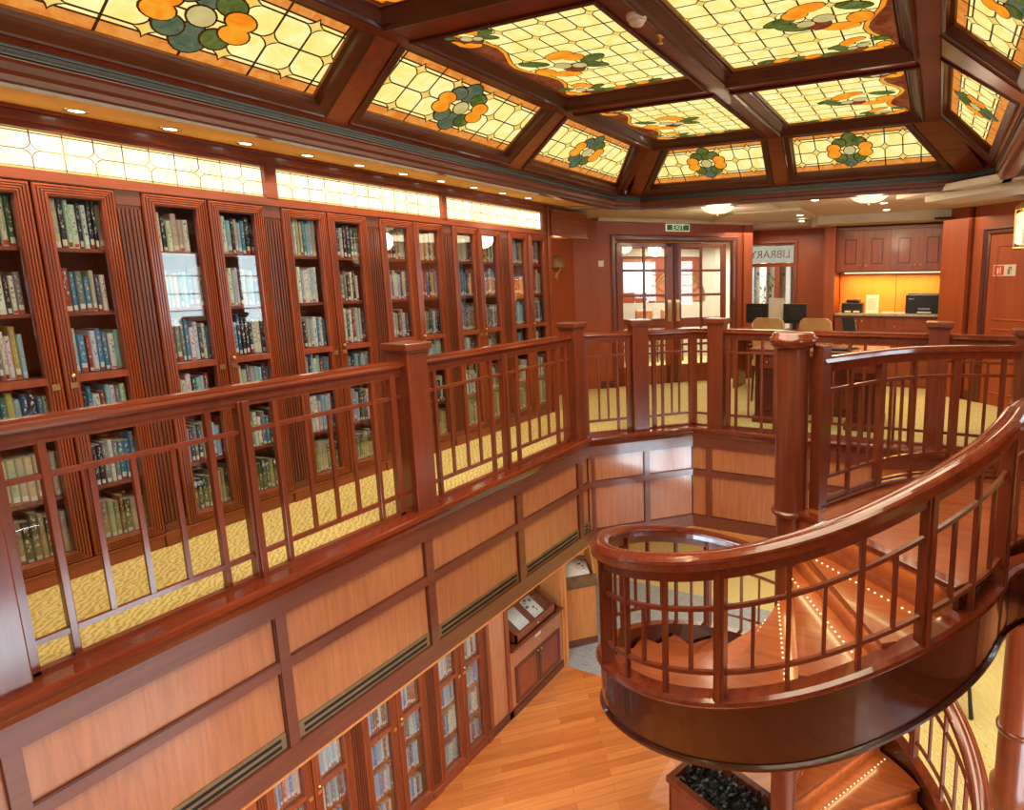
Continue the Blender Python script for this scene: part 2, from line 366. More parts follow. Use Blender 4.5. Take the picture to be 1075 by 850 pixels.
# lower floor
mb = MB(); mb.prism([(-4.9, -4), (3.6, -4), (3.6, 5.4), (-.2, 5.4), (-1.4, 6.25), (-4.9, 6.25)], ZL - .1, ZL); struct(mb, 'floor_lower_wood', 'parquet')
mb = MB(); mb.prism([(-6, 6.25), (-1.4, 6.25), (-1.4, 8.0), (-2.2, 8.7), (-6, 8.7)], ZL - .1, ZL); struct(mb, 'floor_lower_blue', 'blue')
mb = MB(); mb.prism([(-6, 8.7), (-2.2, 8.7), (-1.4, 8.0), (-1.4, 6.25), (-.2, 5.4), (3.6, 5.4), (3.6, 15), (-6, 15)], ZL - .1, ZL); struct(mb, 'floor_lower_carpet', 'carpet')
# well fascia -------------------------------------------------------
def fascia(name, p0, p1, stiles, vents):
    p0 = Vector((*p0, 0)); p1 = Vector((*p1, 0)); Ln = (p1 - p0).length; d = (p1 - p0).normalized()
    n = Vector((d.y, -d.x, 0))           # into the well when travelling clockwise
    F = frame3(p0, d, (0, 0, 1), n)
    mb = MB(); fm = 1
    mb.obox(F, 0, Ln, ZC2, -.02, -.12, -.015, 0)                # oak field
    mb.obox(F, 0, Ln, -.21, -.02, -.02, .012, 1); mb.obox(F, 0, Ln, -.55, -.487, -.02, .008, 1); mb.obox(F, 0, Ln, ZC2, -1.035, -.02, .012, 1)
    for (a, b) in stiles: mb.obox(F, a, b, -1.05, -.19, -.02, .010, 1)
    mb.obox(F, 0, Ln, ZC2 - .012, ZC2 + .0, -.03, .022, 2)
    edges = [0] + [x for ab in stiles for x in ab] + [Ln]
    for i in range(0, len(edges), 2):
        a, b = edges[i], edges[i + 1]
        if b - a < .1: continue
        for (z0, z1) in ((-.487, -.21), (-1.035, -.55)):          # little moulding round each panel
            mb.obox(F, a, b, z0, z0 + .008, -.016, .004, 3); mb.obox(F, b - .008, b, z0, z1, -.016, .002, 3)
        if vents:
            mb.obox(F, a + .01, b - .01, -1.033, -.925, -.016, -.006, 4)
            for q in (-1.010, -.968): mb.obox(F, a + .04, b - .04, q, q + .020, -.010, -.004, 5)
    return struct(mb, name, ['panel', 'frameY', 'oak', 'dark', 'ventwood', 'slot'])
Y0 = .78
fascia('wall_well_left', (AX, Y0), B_, [(a - Y0, b - Y0) for a, b in ((.845, .905), (1.94, 2.00), (3.03, 3.10), (4.08, 4.16), (5.08, 5.16))], True)
dl = math.hypot(C_[0] - B_[0], C_[1] - B_[1])
fascia('wall_well_corner', B_, C_, [(.035, .07), (dl * .52, dl * .52 + .06)], False)
fascia('wall_well_back', C_, (.90, 6.15), [(.17, .23), (1.25, 1.31), (2.3, 2.36)], False)
fascia('wall_well_right', (.90, 6.15), (.90, -.15), [(1, 1.06), (2.2, 2.26), (3.4, 3.46), (4.6, 4.66)], False)
fascia('wall_well_front', (.90, -.15), (-2.40, -.15), [(1, 1.06), (2.2, 2.26)], False)
fascia('wall_well_front_corner', (-2.40, -.15), (AX, Y0), [], False)
# sill moulding round the well edge (sill top .02, nosing)
sillp = [(.10, -.01), (.10, .02), (-.055, .02), (-.07, .012), (-.075, -.005), (-.065, -.02), (-.045, -.028), (-.04, -.05), (-.03, -.06), (-.02, -.09), (0, -.09)]
mb = MB(); mb.sweep([(x, y, 0) for x, y in WELL], [(u, z) for u, z in sillp], closed=True, smooth=False)
struct(mb, 'trim_1', 'rail', bevel=0)
# ------------------------------------------------------------------ railings
RAILP = [(-.055, .0), (-.058, .012), (-.045, .026), (-.047, .034), (-.030, .046), (0, .050), (.030, .046), (.047, .034), (.045, .026), (.058, .012), (.055, 0), (.03, -.01), (-.03, -.01)]
def newel(name, x, y, label, rot=0, w=.18):
    t = thing(name, label, 'post', (x, y, 0), 'square newel posts of the gallery railing')
    F = frame3((x, y, 0), (math.cos(rot), math.sin(rot), 0), (-math.sin(rot), math.cos(rot), 0), (0, 0, 1)); h = w / 2
    mb = MB(); mb.obox(F, -h, h, -h, h, .0, 1.165); mb.build('shaft', 'post', t, bevel=.006)
    mb = MB(); mb.obox(F, -h - .012, h + .012, -h - .012, h + .012, 1.165, 1.18); mb.obox(F, -h - .03, h + .03, -h - .03, h + .03, 1.185, 1.235)
    mb.obox(F, -h - .018, h + .018, -h - .018, h + .018, 1.175, 1.19); mb.build('cap', 'post', t, bevel=.008)
    return t
def railing(name, p0, p1, bars, label, grp='straight balustrade sections round the well'):
    t = thing(name, label, 'railing', (p0[0], p0[1], 0), grp)
    a = Vector((*p0, 0)); b = Vector((*p1, 0)); Ln = (b - a).length; F = frame3(a, b - a, (0, 0, 1)); 
    mb = MB(); mb.sweep([F(0, 1.072, 0), F(Ln, 1.072, 0)], RAILP); mb.build('handrail', 'rail', t)
    mb = MB(); mb.obox(F, 0, Ln, 1.025, 1.066, -.026, .026); mb.obox(F, 0, Ln, 1.0, 1.025, -.016, .016); mb.build('top_rail', 'bar', t)
    mb = MB(); mb.obox(F, 0, Ln, .85, .873, -.014, .014); mb.build('mid_rail', 'bar', t)
    mb = MB(); mb.obox(F, 0, Ln, .145, .170, -.014, .014); mb.build('bottom_rail', 'bar', t)
    mb = MB(); mb.obox(F, 0, Ln, .018, .036, -.022, .022); mb.build('foot_rail', 'bar', t)
    for s_, k in bars:
        mb = MB(); w = {'S': .022, 'F': .014, 'h': .010, 'H': .030}[k]; d = {'S': .022, 'F': .018, 'h': .010, 'H': .028}[k]
        z0, z1 = (.15, .87) if k == 'h' else (.02, 1.03)
        mb.obox(F, s_ - w, s_ + w, z0, z1, -d, d)
        if k == 'H':
            mb.obox(F, s_ - w * .45, s_ + w * .45, z0, z1, -d - .012, d + .012)
        mb.build('heavy_baluster' if k == 'H' else 'baluster', 'bar', t, bevel=.003 if k in 'HF' else 0)
    return t
XR = -3.42
newel('newel_post', XR, .89, 'square mahogany newel post catching blue daylight beside the first gallery railing bay')
newel('newel_post', XR, 3.10, 'square mahogany newel post with flat cap between the two long gallery railing bays')
newel('newel_post', XR, 5.20, 'square mahogany newel post where the long gallery railing turns the corner')
newel('newel_post', -2.96, 5.79, 'square newel post in the middle of the short diagonal railing before the glazed doors', R(45))
newel('newel_post', -2.21, 6.24, 'square newel post just past the diagonal railing, below the right glazed door leaf')
newel('newel_post', .02, 6.28, 'square newel post behind the curved landing rail, in front of the lit counter')
newel('newel_post', .68, 5.56, 'square newel post ending the curved landing rail')
S0 = .98
railing('railing', (XR, S0), (XR, 3.01), [(y - S0, k) for y, k in ((1.003, 'S'), (1.152, 'F'), (1.30, 'h'), (1.455, 'h'), (1.615, 'h'), (1.784, 'F'), (1.955, 'H'), (2.13, 'F'), (2.305, 'h'), (2.46, 'h'), (2.61, 'h'), (2.78, 'F'), (2.935, 'S'))], 'long balustrade bay nearest the viewer in front of the carpeted gallery')
S0 = 3.19
railing('railing', (XR, S0), (XR, 5.11), [(y - S0, k) for y, k in ((3.318, 'F'), (3.473, 'h'), (3.632, 'h'), (3.781, 'h'), (3.938, 'F'), (4.104, 'H'), (4.275, 'F'), (4.44, 'h'), (4.59, 'h'), (4.74, 'h'), (4.895, 'F'), (5.045, 'S'))], 'second long balustrade bay along the bookcases, up to the corner post')
railing('railing', (-3.40, 5.35), (-3.02, 5.73), [(.03, 'S'), (.17, 'h'), (.27, 'h'), (.38, 'F'), (.50, 'S')], 'short diagonal balustrade bay beside the corner post')
railing('railing', (-2.90, 5.85), (-2.51, 6.24), [(.09, 'S'), (.19, 'F'), (.30, 'h'), (.39, 'h'), (.53, 'S')], 'short diagonal balustrade bay next to the blue-lit wall corner')
railing('railing', (-2.51, 6.24), (-2.30, 6.24), [(.03, 'S')], 'stub of balustrade between wall corner and newel post')
railing('railing', (-2.12, 6.24), (-.07, 6.27), [(.04, 'S'), (.13, 'F'), (.27, 'h'), (.42, 'F'), (.57, 'S'), (.72, 'F'), (.87, 'h'), (1.02, 'h'), (1.17, 'h'), (1.32, 'F'), (1.47, 'F'), (1.62, 'h'), (1.77, 'F'), (1.92, 'S')], 'straight balustrade bay in front of the computer desk')
railing('railing', (.11, 6.27), (.95, 6.24), [(.08, 'S'), (.20, 'F'), (.34, 'h'), (.48, 'F'), (.64, 'F')], 'balustrade bay running on past the post before the lit counter')
# curved landing rail
CP = [(-.735, 4.235), (-.63, 4.43), (-.51, 4.65), (-.37, 4.88), (-.20, 5.09), (-.02, 5.24), (.18, 5.36), (.40, 5.44), (.62, 5.50)]
def spline(pts, n):
    out = []; P = [Vector((*p, 0)) if len(p) == 2 else Vector(p) for p in pts]; P = [P[0] * 2 - P[1]] + P + [P[-1] * 2 - P[-2]]
    for i in range(1, len(P) - 2):
        for j in range(n):
            t = j / n; a, b, c, d = P[i - 1:i + 3]
            out.append(.5 * ((2 * b) + (c - a) * t + (2 * a - 5 * b + 4 * c - d) * t * t + (3 * b - 3 * c + d - a) * t ** 3))
    out.append(P[-2]); return out
CV = spline(CP, 6)
def along(path, s):
    for i in range(len(path) - 1):
        l = (path[i + 1] - path[i]).length
        if s <= l or i == len(path) - 2: return path[i] + (path[i + 1] - path[i]) * (s / l), (path[i + 1] - path[i]).normalized()
        s -= l
CL = sum((CV[i + 1] - CV[i]).length for i in range(len(CV) - 1))
t = thing('curved_railing', 'curved balustrade round the stair landing beside the round column', 'railing', (CP[0][0], CP[0][1], 0))
lift = lambda P, z: [p + Vector((0, 0, z)) for p in P]
mb = MB(); mb.sweep(lift(CV, 1.062), RAILP, smooth=True); mb.sweep(lift(CV, 1.03), [(-.035, -.03), (-.04, .03), (.04, .03), (.035, -.03)]); mb.build('handrail', 'rail', t)
mb = MB(); mb.sweep(lift(CV, .85), [(-.014, 0), (-.014, .024), (.014, .024), (.014, 0)]); mb.build('mid_rail', 'bar', t)
mb = MB(); mb.sweep(lift(CV, .205), [(-.014, 0), (-.014, .024), (.014, .024), (.014, 0)]); mb.build('bottom_rail', 'bar', t)
mb = MB(); mb.sweep(lift(CV, .045), [(-.014, 0), (-.014, .020), (.014, .020), (.014, 0)]); mb.build('foot_rail', 'bar', t)
pat = 'hhFhhHhhFhhHhhF'
for i, k in enumerate(pat):
    s_ = .12 + (CL - .12) * i / len(pat); p, d = along(CV, s_); F = frame3(p, d, (0, 0, 1))
    w = {'F': .014, 'h': .010, 'H': .028}[k]; z0, z1 = (.21, .86) if k == 'h' else (.0, 1.01)
    mb = MB(); mb.obox(F, -w, w, z0, z1, -w, w); mb.build('heavy_baluster' if k == 'H' else 'baluster', 'bar', t)
p, d = along(CV, .02); F = frame3(p, d, (0, 0, 1)); mb = MB(); mb.obox(F, -.05, .045, -.04, 1.19, -.045, .045); mb.build('end_post', 'bar', t, bevel=.004)
# ------------------------------------------------------------------ spiral stair
SX, SY = -.92, 4.20; RO = 1.43
Ttab = [(-540, -3.76), (-224, -.76), (-197, -.525), (-180, -.39), (-165, -.275), (-140, -.10), (-127, -.01), (-118, .06), (-108, .13), (-97, .21), (-89, .28), (-77, .385), (-70, .455), (-59, .575), (-49, .68), (-36, .79), (-19, .90), (-5, .98), (20, 1.08)]
Btab = [(-540, -4.774), (-138, -.955), (-124, -.86), (-108, -.755), (-97, -.68), (-91, -.63), (-82, -.56), (-73, -.475), (-63, -.385), (-55, -.31), (-44, -.235), (-31, -.17), (-15, -.13), (20, -.10)]
Stab = [(-540, -5.14), (-130, -1.25), (-119, -1.18), (-105, -1.10), (-95, -1.04), (-86, -.99), (-76, -.93), (-66, -.85), (-56, -.765), (-45, -.67), (-29, -.58), (-7, -.50), (20, -.45)]
def itab(tab, a):
    for (x0, y0), (x1, y1) in zip(tab, tab[1:]):
        if a <= x1 or (x1, y1) == tab[-1]: return y0 + (y1 - y0) * (a - x0) / (x1 - x0)
def ism(tab, a, w=9): return sum(itab(tab, a + k * w / 2) for k in (-2, -1, 0, 1, 2)) / 5
TOPZ = lambda a: ism(Ttab, a); BASZ = lambda a: ism(Btab, a); STRZ = lambda a: ism(Stab, a)
def cpt(a, r, z): return Vector((SX + r * math.cos(R(a)), SY + r * math.sin(R(a)), z))
def gpt(a, r, z):
    if a <= -16: return cpt(a, r, z)
    s_ = (a + 16) / 28 * .95; T_ = Vector((-math.sin(R(-16)), math.cos(R(-16)), 0)); O_ = Vector((math.cos(R(-16)), math.sin(R(-16)), 0))
    dv = (T_ + O_ * 1.8 * s_).normalized(); nr = Vector((dv.y, -dv.x, 0))
    return cpt(-16, RO, z) + T_ * s_ + O_ * .9 * s_ * s_ + nr * (r - RO)
AEND = -413
stair = thing('spiral_staircase', 'polished mahogany spiral staircase curling down from the landing round a column', 'staircase', (SX, SY, ZL))
A0 = 12
angs = [A0 - 3 * i for i in range(int((A0 - AEND) / 3) + 1)]
mb = MB(); hp = [(-.062, -.062), (-.060, -.020), (-.068, -.012), (-.066, .0), (-.052, .012), (-.036, .020), (-.018, .022), (-.008, .018), (.008, .018), (.018, .022), (.036, .020), (.052, .012), (.066, .0), (.068, -.012), (.060, -.020), (.062, -.062)]
hang = angs
mb.sweep([gpt(a, RO - .03, TOPZ(a) - .022) for a in hang], hp[::-1], smooth=False); h_ = mb.build('handrail', 'rail', stair)
mb = MB(); mb.sweep([gpt(a, RO - .03, TOPZ(a) - .12) for a in hang], [(-.022, -.035), (-.024, .045), (.024, .045), (.022, -.035)]); mb.build('top_rail', 'bar', stair)
mb = MB(); mb.sweep([gpt(a, RO - .03, TOPZ(a) - .325) for a in hang], [(-.012, -.012), (-.012, .012), (.012, .012), (.012, -.012)]); mb.build('mid_rail', 'bar', stair)
mb = MB(); mb.sweep([gpt(a, RO - .03, BASZ(a) + .19) for a in hang], [(-.012, -.012), (-.012, .012), (.012, .012), (.012, -.012)]); mb.build('bottom_rail', 'bar', stair)
def sangs(a0=A0): return [a for a in angs if STRZ(a) > ZL - .2]
mb = MB()   # stringer: cap moulding + tall curved fascia + bottom bead
vs = []; prof = lambda a: [(RO - .10, max(ZL, BASZ(a) - .04)), (RO - .10, max(ZL, BASZ(a) + .045)), (RO - .01, max(ZL, BASZ(a) + .045)), (RO + .012, max(ZL, BASZ(a) + .03)), (RO + .02, max(ZL, BASZ(a) + .012)), (RO + .008, max(ZL, BASZ(a) - .005)), (RO - .012, max(ZL, BASZ(a) - .022)),
                           (RO - .02, max(ZL, STRZ(a) + .03)), (RO + .0, max(ZL, STRZ(a) + .022)), (RO + .0, max(ZL, STRZ(a) + .004)), (RO - .02, max(ZL, STRZ(a))), (RO - .07, max(ZL, STRZ(a))), (RO - .07, max(ZL, BASZ(a) - .04))]
SA = [a for a in angs if BASZ(a) > ZL - .02]
k = 13
for a in SA:
    for r, z in prof(a): vs.append(gpt(a, r, z))
mb.add(vs, [(i * k + j, i * k + (j + 1) % k, (i + 1) * k + (j + 1) % k, (i + 1) * k + j) for i in range(len(SA) - 1) for j in range(k) if not 1 <= j <= 5], 0, False)
mb.add(vs, [(i * k + j, i * k + (j + 1) % k, (i + 1) * k + (j + 1) % k, (i + 1) * k + j) for i in range(len(SA) - 1) for j in range(1, 6)], 1, False)
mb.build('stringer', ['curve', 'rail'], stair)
# balusters
i = 0; a = 4.0
heavy0 = -4
while True:
    a = 3.3 - 7.333 * i
    if a < AEND + 2: break
    if i < 8: kd = {2: 'H', 1: 'F', 4: 'F', 6: 'F'}.get(i, 'h')
    else: kd = ('h', 'F', 'h', 'F', 'h', 'H')[(i - 8) % 6]
    if i in (3,): kd = 'H'
    if i == 2: kd = 'h'
    if i == 5: kd = 'F'
    if i in (4, 6): kd = 'h'
    if i == 7: kd = 'H'

    p = gpt(a, RO - .03, 0); d = (gpt(a + .5, RO - .03, 0) - gpt(a - .5, RO - .03, 0)).normalized(); F = frame3(p, d, (0, 0, 1))
    w = {'F': .013, 'h': .010, 'H': .030}[kd]
    z0, z1 = (BASZ(a) + .19, TOPZ(a) - .32) if kd == 'h' else (BASZ(a) + .03, TOPZ(a) - .09)
    z0 = max(z0, ZL)
    if z1 > z0:
        mb = MB(); mb.obox(F, -w, w, z0, z1, -w * 1.1, w * 1.1)
        if kd == 'H': mb.obox(F, -.014, .014, z0 - .02, z1, -.045, .045)
        mb.build('heavy_baluster' if kd == 'H' else 'baluster', 'bar', stair, bevel=.003 if kd == 'H' else 0)
    i += 1
# treads
RISE = 3.56 / 20; STEP = 18.8; A1 = -36
led_lights = []
for i in range(19):
    a0 = A1 - STEP * i; a1 = a0 - STEP; z = -RISE * (i + 1) - .07; up_ = RISE + (.07 if i == 0 else 0)
    n = 5; ring = [cpt(a0 + (a1 - a0) * j / n, 1.335, 0) for j in range(n + 1)]
    inner = [cpt(a1 + 12, .10, 0), cpt(a0 - 0, .10, 0)]
    # the nosing overhangs the riser by a little
    nos = cpt(a1, 1.335, 0) + Vector((math.sin(R(a1)), -math.cos(R(a1)), 0)) * .03
    poly = [(p.x, p.y) for p in ring] + [(nos.x, nos.y)] + [(p.x, p.y) for p in inner]
    mb = MB(); mb.prism(poly, z - .035, z)
    tr = mb.build('tread', 'tread', stair)
    # riser below the previous tread's nosing (stands on this tread's back edge)
    p0 = cpt(a0, .10, 0); p1 = cpt(a0, 1.335, 0); d = (p1 - p0).normalized(); F = frame3(p0, d, (0, 0, 1), (math.sin(R(a0)), -math.cos(R(a0)), 0))
    mb = MB(); mb.obox(F, 0, 1.235, z, z + up_ - .035, -.02, .0); mb.build('riser', 'tread', stair)
    if i < 4 or i >= 14:
        mb = MB()
        for q in range(21): mb.ball(F(.18 + q * .050, z + .003, .085), .0075, 0, 6, 4, .5)
        mb.build('light_strip', 'led', tr)
        led_lights.append((F(.65, z + up_ - .05, .03), a0))
# last riser to floor
a0 = A1 - STEP * 19
p0 = cpt(a0, .10, 0); p1 = cpt(a0, 1.37, 0); F = frame3(p0, (p1 - p0).normalized(), (0, 0, 1), (math.sin(R(a0)), -math.cos(R(a0)), 0))
mb = MB(); mb.obox(F, 0, 1.27, ZL, ZL + RISE - .035, -.02, .0); mb.build('riser', 'tread', stair)
# soffit under treads (spiral underside)
mb = MB(); vs = []; ua = [a for a in angs if A1 >= a and STRZ(a) > ZL + .01]
for a in ua: vs += [cpt(a, .1, max(ZL, STRZ(a) + .10)), cpt(a, RO - .06, max(ZL, STRZ(a) + .02))]
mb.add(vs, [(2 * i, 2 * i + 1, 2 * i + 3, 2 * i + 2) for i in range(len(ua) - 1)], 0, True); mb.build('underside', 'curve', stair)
# column
mb = MB(); mb.lathe((SX, SY, 0), [(.115, ZL), (.115, ZL + .02), (.098, ZL + .04), (.098, -.05)], 32); mb.lathe((SX, SY, 0), [(.115, -.04), (.115, 1.18)], 32); mb.build('column', 'post', stair)
mb = MB(); mb.lathe((SX, SY, 0), [(.10, -.06), (.128, -.05), (.138, -.035), (.134, -.02), (.115, -.012)], 32); mb.build('column_ring', 'rail', stair)
mb = MB(); mb.lathe((SX, SY, 0), [(.115, 1.17), (.15, 1.185), (.165, 1.205), (.170, 1.225), (.168, 1.245), (.15, 1.255), (.145, 1.275), (.13, 1.285), (.001, 1.288)], 36); mb.build('column_cap', 'rail', stair)
mb = MB(); z = -1.9
# landing
land = [(SX + .10, SY - .06)] + [tuple(cpt(a, 1.37, 0))[:2] for a in (-36, -28, -20, -12, -4, 4)] + [(.95, 4.25), (.95, 5.50)] + [(p.x, p.y) for p in reversed(CV)]
mb = MB(); mb.prism(land, -.05, 0); struct(mb, 'floor_landing', 'tread')
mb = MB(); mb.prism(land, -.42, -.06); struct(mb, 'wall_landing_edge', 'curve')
mb = MB(); mb.sweep(CV, [(-.04, .0), (-.05, .03), (.05, .03), (.07, .015), (.065, -.01), (.04, -.03), (.04, -.09), (.02, -.11), (-.01, -.11)]); struct(mb, 'trim_2', 'bar')
mb = MB(); F = frame3(cpt(A1, .10, 0), cpt(A1, 1.37, 0) - cpt(A1, .1, 0), (0, 0, 1), (math.sin(R(A1)), -math.cos(R(A1)), 0))
mb.obox(F, 0, 1.27, -.034, .002, -.05, .03); struct(mb, 'trim_3', 'rail', bevel=.006)
# ------------------------------------------------------------------ bookcases
XW = -4.42; P_ = .848
F_book = []     # candidate books
ORD = ['first', 'second', 'third', 'fourth', 'fifth', 'sixth', 'seventh', 'eighth', 'ninth', 'tenth', 'eleventh', 'twelfth', 'thirteenth', 'fourteenth', 'fifteenth', 'sixteenth', 'seventeenth']
def wallF(y, z): return frame3((XW, y, z), (0, 1, 0), (0, 0, 1), (1, 0, 0))
ROWS = [1.86, 1.505, 1.16, .82, .483, .14]
def make_bookcase(yd, zb, label, lower=False, P_=.848):
    nm = 'bookcase'
    t = thing(nm, label, 'bookcase', (XW, yd, zb), 'glass-fronted bookcases of the %s level' % ('lower' if lower else 'gallery'))
    F = wallF(yd, zb); h = P_ / 2; TOP = 2.20
    mb = MB()
    mb.obox(F, -h, h, 0, TOP, -.34, -.32); 
    for u in (-h, h - .018, -.012): mb.obox(F, u, u + .02, 0, TOP, -.32, -.03)
    mb.obox(F, -h, h, TOP - .05, TOP, -.32, -.03); mb.obox(F, -h, h, 0, .10, -.32, -.03); mb.build('carcass', 'case_in', t)
    for z in ROWS[:-1]:
        mb = MB(); mb.obox(F, -h + .02, h - .02, z - .022, z, -.31, -.045); mb.build('shelf', 'redY', t)
    mb = MB(); mb.obox(F, -h + .02, h - .02, ROWS[-1] - .03, ROWS[-1], -.31, -.03); mb.build('shelf', 'redY', t)
    # fluted pilaster halves on both sides
    for sg in (-1, 1):
        mb = MB(); a, b = (h - .062, h) if sg > 0 else (-h, -h + .062)
        mb.obox(F, a, b, .09, TOP, -.30, -.012)
        for q in range(3):
            u = a + .006 + q * .019; mb.obox(F, u, u + .012, .16, TOP - .10, -.012, -.003)
        mb.obox(F, a, b, TOP - .08, TOP, -.012, -.002); mb.obox(F, a, b, .09, .15, -.012, .002)
        mb.build('pilaster', 'pilaster', t)
    mb = MB(); mb.obox(F, -h, h, 0, .075, -.1, .0); mb.obox(F, -h, h, .075, .092, -.1, .012); mb.obox(F, -h, -h + .07, 0, .09, 0, .014); mb.obox(F, h - .07, h, 0, .09, 0, .014); mb.build('plinth', 'redY', t, bevel=.003)
    for sg in (-1, 1):
        u0, u1 = (.004, .358) if sg > 0 else (-.358, -.004)
        d = bpy.data.objects.new('door', None)
        mb = MB(); poly = rect(u0, u1, .095, TOP - .004); prof = [(0, -.03), (0, .004), (.004, .010)]
        for q in range(4):
            x = .006 + q * .0135; prof += [(x, .012), (x + .007, .014), (x + .0095, .006), (x + .0125, .006)]
        prof += [(.064, .004), (.066, -.012), (.068, -.028)]
        pframe(mb, F, poly, prof)
        mb.obox(F, u0 + .06, u1 - .06, 1.115, 1.155, -.028, .004)
        dr = mb.build('door', 'redZ', t)
        mb = MB(); mb.obox(F, u0 + .06, u1 - .06, .16, TOP - .065, -.020, -.016); mb.build('glass_pane', 'glass', dr)
        mb = MB(); c = u0 + .034 if sg > 0 else u1 - .034
        mb.obox(F, c - .016, c + .016, 1.085, 1.117, .013, .018); mb.build('lock_plate', 'brass', dr)
        if sg > 0:
            mb = MB(); p = F(c, 1.155, .02); mb.cyl(F(c, 1.155, .0), p, .006); mb.ball(p, .013); mb.build('knob', 'brass', dr)
        bpy.data.objects.remove(d)
    return t
pal_mix = [((.02, .03, .05), 'black'), ((.03, .08, .18), 'navy'), ((.04, .26, .50), 'blue'), ((.36, .66, .84), 'pale blue'), ((.88, .88, .86), 'white'), ((.62, .55, .40), 'cream'), ((.40, .05, .03), 'red'), ((.60, .22, .05), 'orange'), ((.10, .05, .03), 'brown'), ((.60, .45, .08), 'yellow'), ((.22, .25, .28), 'grey'), ((.02, .22, .25), 'teal'), ((.06, .16, .06), 'green')]
w_top = [6, 2, 5, 7, 10, 4, 2, 2, 1, 1, 4, 1, .4]
pal_old = [((.10, .14, .06), 'olive green'), ((.05, .12, .09), 'dark green'), ((.42, .36, .18), 'tan'), ((.62, .56, .38), 'cream'), ((.30, .12, .04), 'brown'), ((.20, .25, .12), 'sage green'), ((.55, .45, .12), 'mustard')]
pal_low_daylit = [((.75, .85, .90), 'white'), ((.22, .66, .90), 'pale blue'), ((.01, .32, .68), 'daylit blue'), ((.08, .12, .16), 'dark'), ((.50, .60, .62), 'grey'), ((.70, .66, .52), 'cream'), ((.40, .12, .06), 'red')]  # lightest and bluest covers carry the cold window reflection in their colour
def fill(yd, zb, case_i, lower):
    for sg in (-1, 1):
        for ri, z in enumerate(ROWS):
            if lower and ri < 2: continue
            u0, u1 = (.030, .335) if sg > 0 else (-.335, -.030)
            u = u0 + random.uniform(0, .01); end = u1 - random.choice([0, 0, 0, 0, .02, .05]); n = 0
            series = (not lower) and ri == 4 and case_i == 0 and sg < 0
            bh = random.uniform(.215, .27)
            while u < end:
                t = random.uniform(.019, .034) if not series else .034
                if u + t > end: break
                if series: c, cn = (.66, .58, .36), 'cream'
                elif lower: c, cn = random.choices(pal_low_daylit, [7, 6, 5, 3, 1, 1, 1])[0]
                elif ri == 5: c, cn = random.choice(pal_old)
                else: c, cn = random.choices(pal_mix, w_top)[0]
                hh = .25 if series else min(.285, max(.17, bh + random.uniform(-.03, .03)))
                dd = random.uniform(.15, .19)
                F_book.append(dict(y=yd + u, t=t, z=zb + z, h=hh, d=dd, c=tuple(min(1, max(.004, k * random.uniform(.8, 1.2))) for k in c), cn=cn, n=n, row=ri, door=sg, case=case_i, lower=lower, lean=0))
                u += t + random.choice([0, 0, .001, .003]); n += 1
for i in range(6):
    yd = 1.63 + P_ * i
    make_bookcase(yd, 0, 'tall glass-door mahogany bookcase, %s along the gallery wall counting from the viewer' % ORD[i])
    fill(yd, 0, i, False)
LOWY = [2.715, 3.545, 4.37]
for i, yd in enumerate(LOWY):
    make_bookcase(yd, ZL, 'glass-door bookcase under the panelled wall, %s in the lower row counting from the viewer' % ORD[i], True, .828)
    fill(yd, ZL, i, True)
# the near lower unit is further along the same row, hidden by the wall above
XS = XW - .062
for b in F_book:
    c = Vector((XS, b['y'], b['z'] + b['h'] / 2)); b['size'] = b['t'] * b['h'] / (c - Vector((0, 0, 1.65))).length_squared
def occl(b):    # books behind the gallery beam's shadow line count less
    if b['lower'] and b['z'] - ZL > 1.5: return 0
    if not b['lower'] and b['y'] < 1.27: return 0
    return b['size']
F_book.sort(key=occl, reverse=True)
IND = [b for b in F_book[:300]]; REST = F_book[300:]
def book_mesh():
    """unit book, spine at x=0 facing +x, y 0..1 thickness, z 0..1 height; slightly rounded spine, pages set in at the top"""
    vs = []; fs = []; mi = []
    prof = [(-1, .0), (-.04, .0), (0, .18), (.015, .5), (0, .82), (-.04, 1), (-1, 1)]
    n = len(prof)
    for z in (0, 1): vs += [(x * 1.0, y, z) for x, y in prof]
    for i in range(n): fs.append((i, (i + 1) % n, n + (i + 1) % n, n + i)); mi.append(0)
    fs.append(tuple(range(n))[::-1]); mi.append(1); fs.append(tuple(range(n, 2 * n))); mi.append(1)
    return vs, fs, mi, prof
bv, bf, bmi, bprof = book_mesh()
def new_book_mesh():
    me = bpy.data.meshes.new('book'); me.from_pydata(bv, [], bf); me.materials.append(M['book']); me.materials.append(M['paper'])
    me.polygons.foreach_set('material_index', bmi); uv = me.uv_layers.new(name='UVMap')
    for l in me.loops: v = bv[l.vertex_index]; uv.data[l.index].uv = (v[1] * .98 + .01, v[2])
    me.update(); return me
BME = new_book_mesh()
proto = bpy.data.objects.new('book', BME)
for i, b in enumerate(IND):
    o = proto if i == 0 else proto.copy(); COL.objects.link(o)
    o.location = (XS, b['y'] + b['t'] * .02, b['z'] + .0005); o.scale = (b['d'], b['t'] * .96, b['h']); o.color = c4(b['c'])
    rn = {0: 'top', 1: 'second', 2: 'third', 3: 'fourth', 4: 'fifth', 5: 'bottom'}[b['row']]
    o['label'] = '%s book, %s along the %s shelf, %s door, %s %s bookcase' % (b['cn'], ORD[b['n']], rn, 'far' if b['door'] > 0 else 'near', ORD[b['case']], 'lower' if b['lower'] else 'gallery')
    o['category'] = 'book'; o['group'] = '%s level books, %s shelf' % ('lower' if b['lower'] else 'gallery', rn)
mb = MB(); cols = []; uvs = []
me = bpy.data.meshes.new('packed_books'); V = []; Fc = []; MI = []
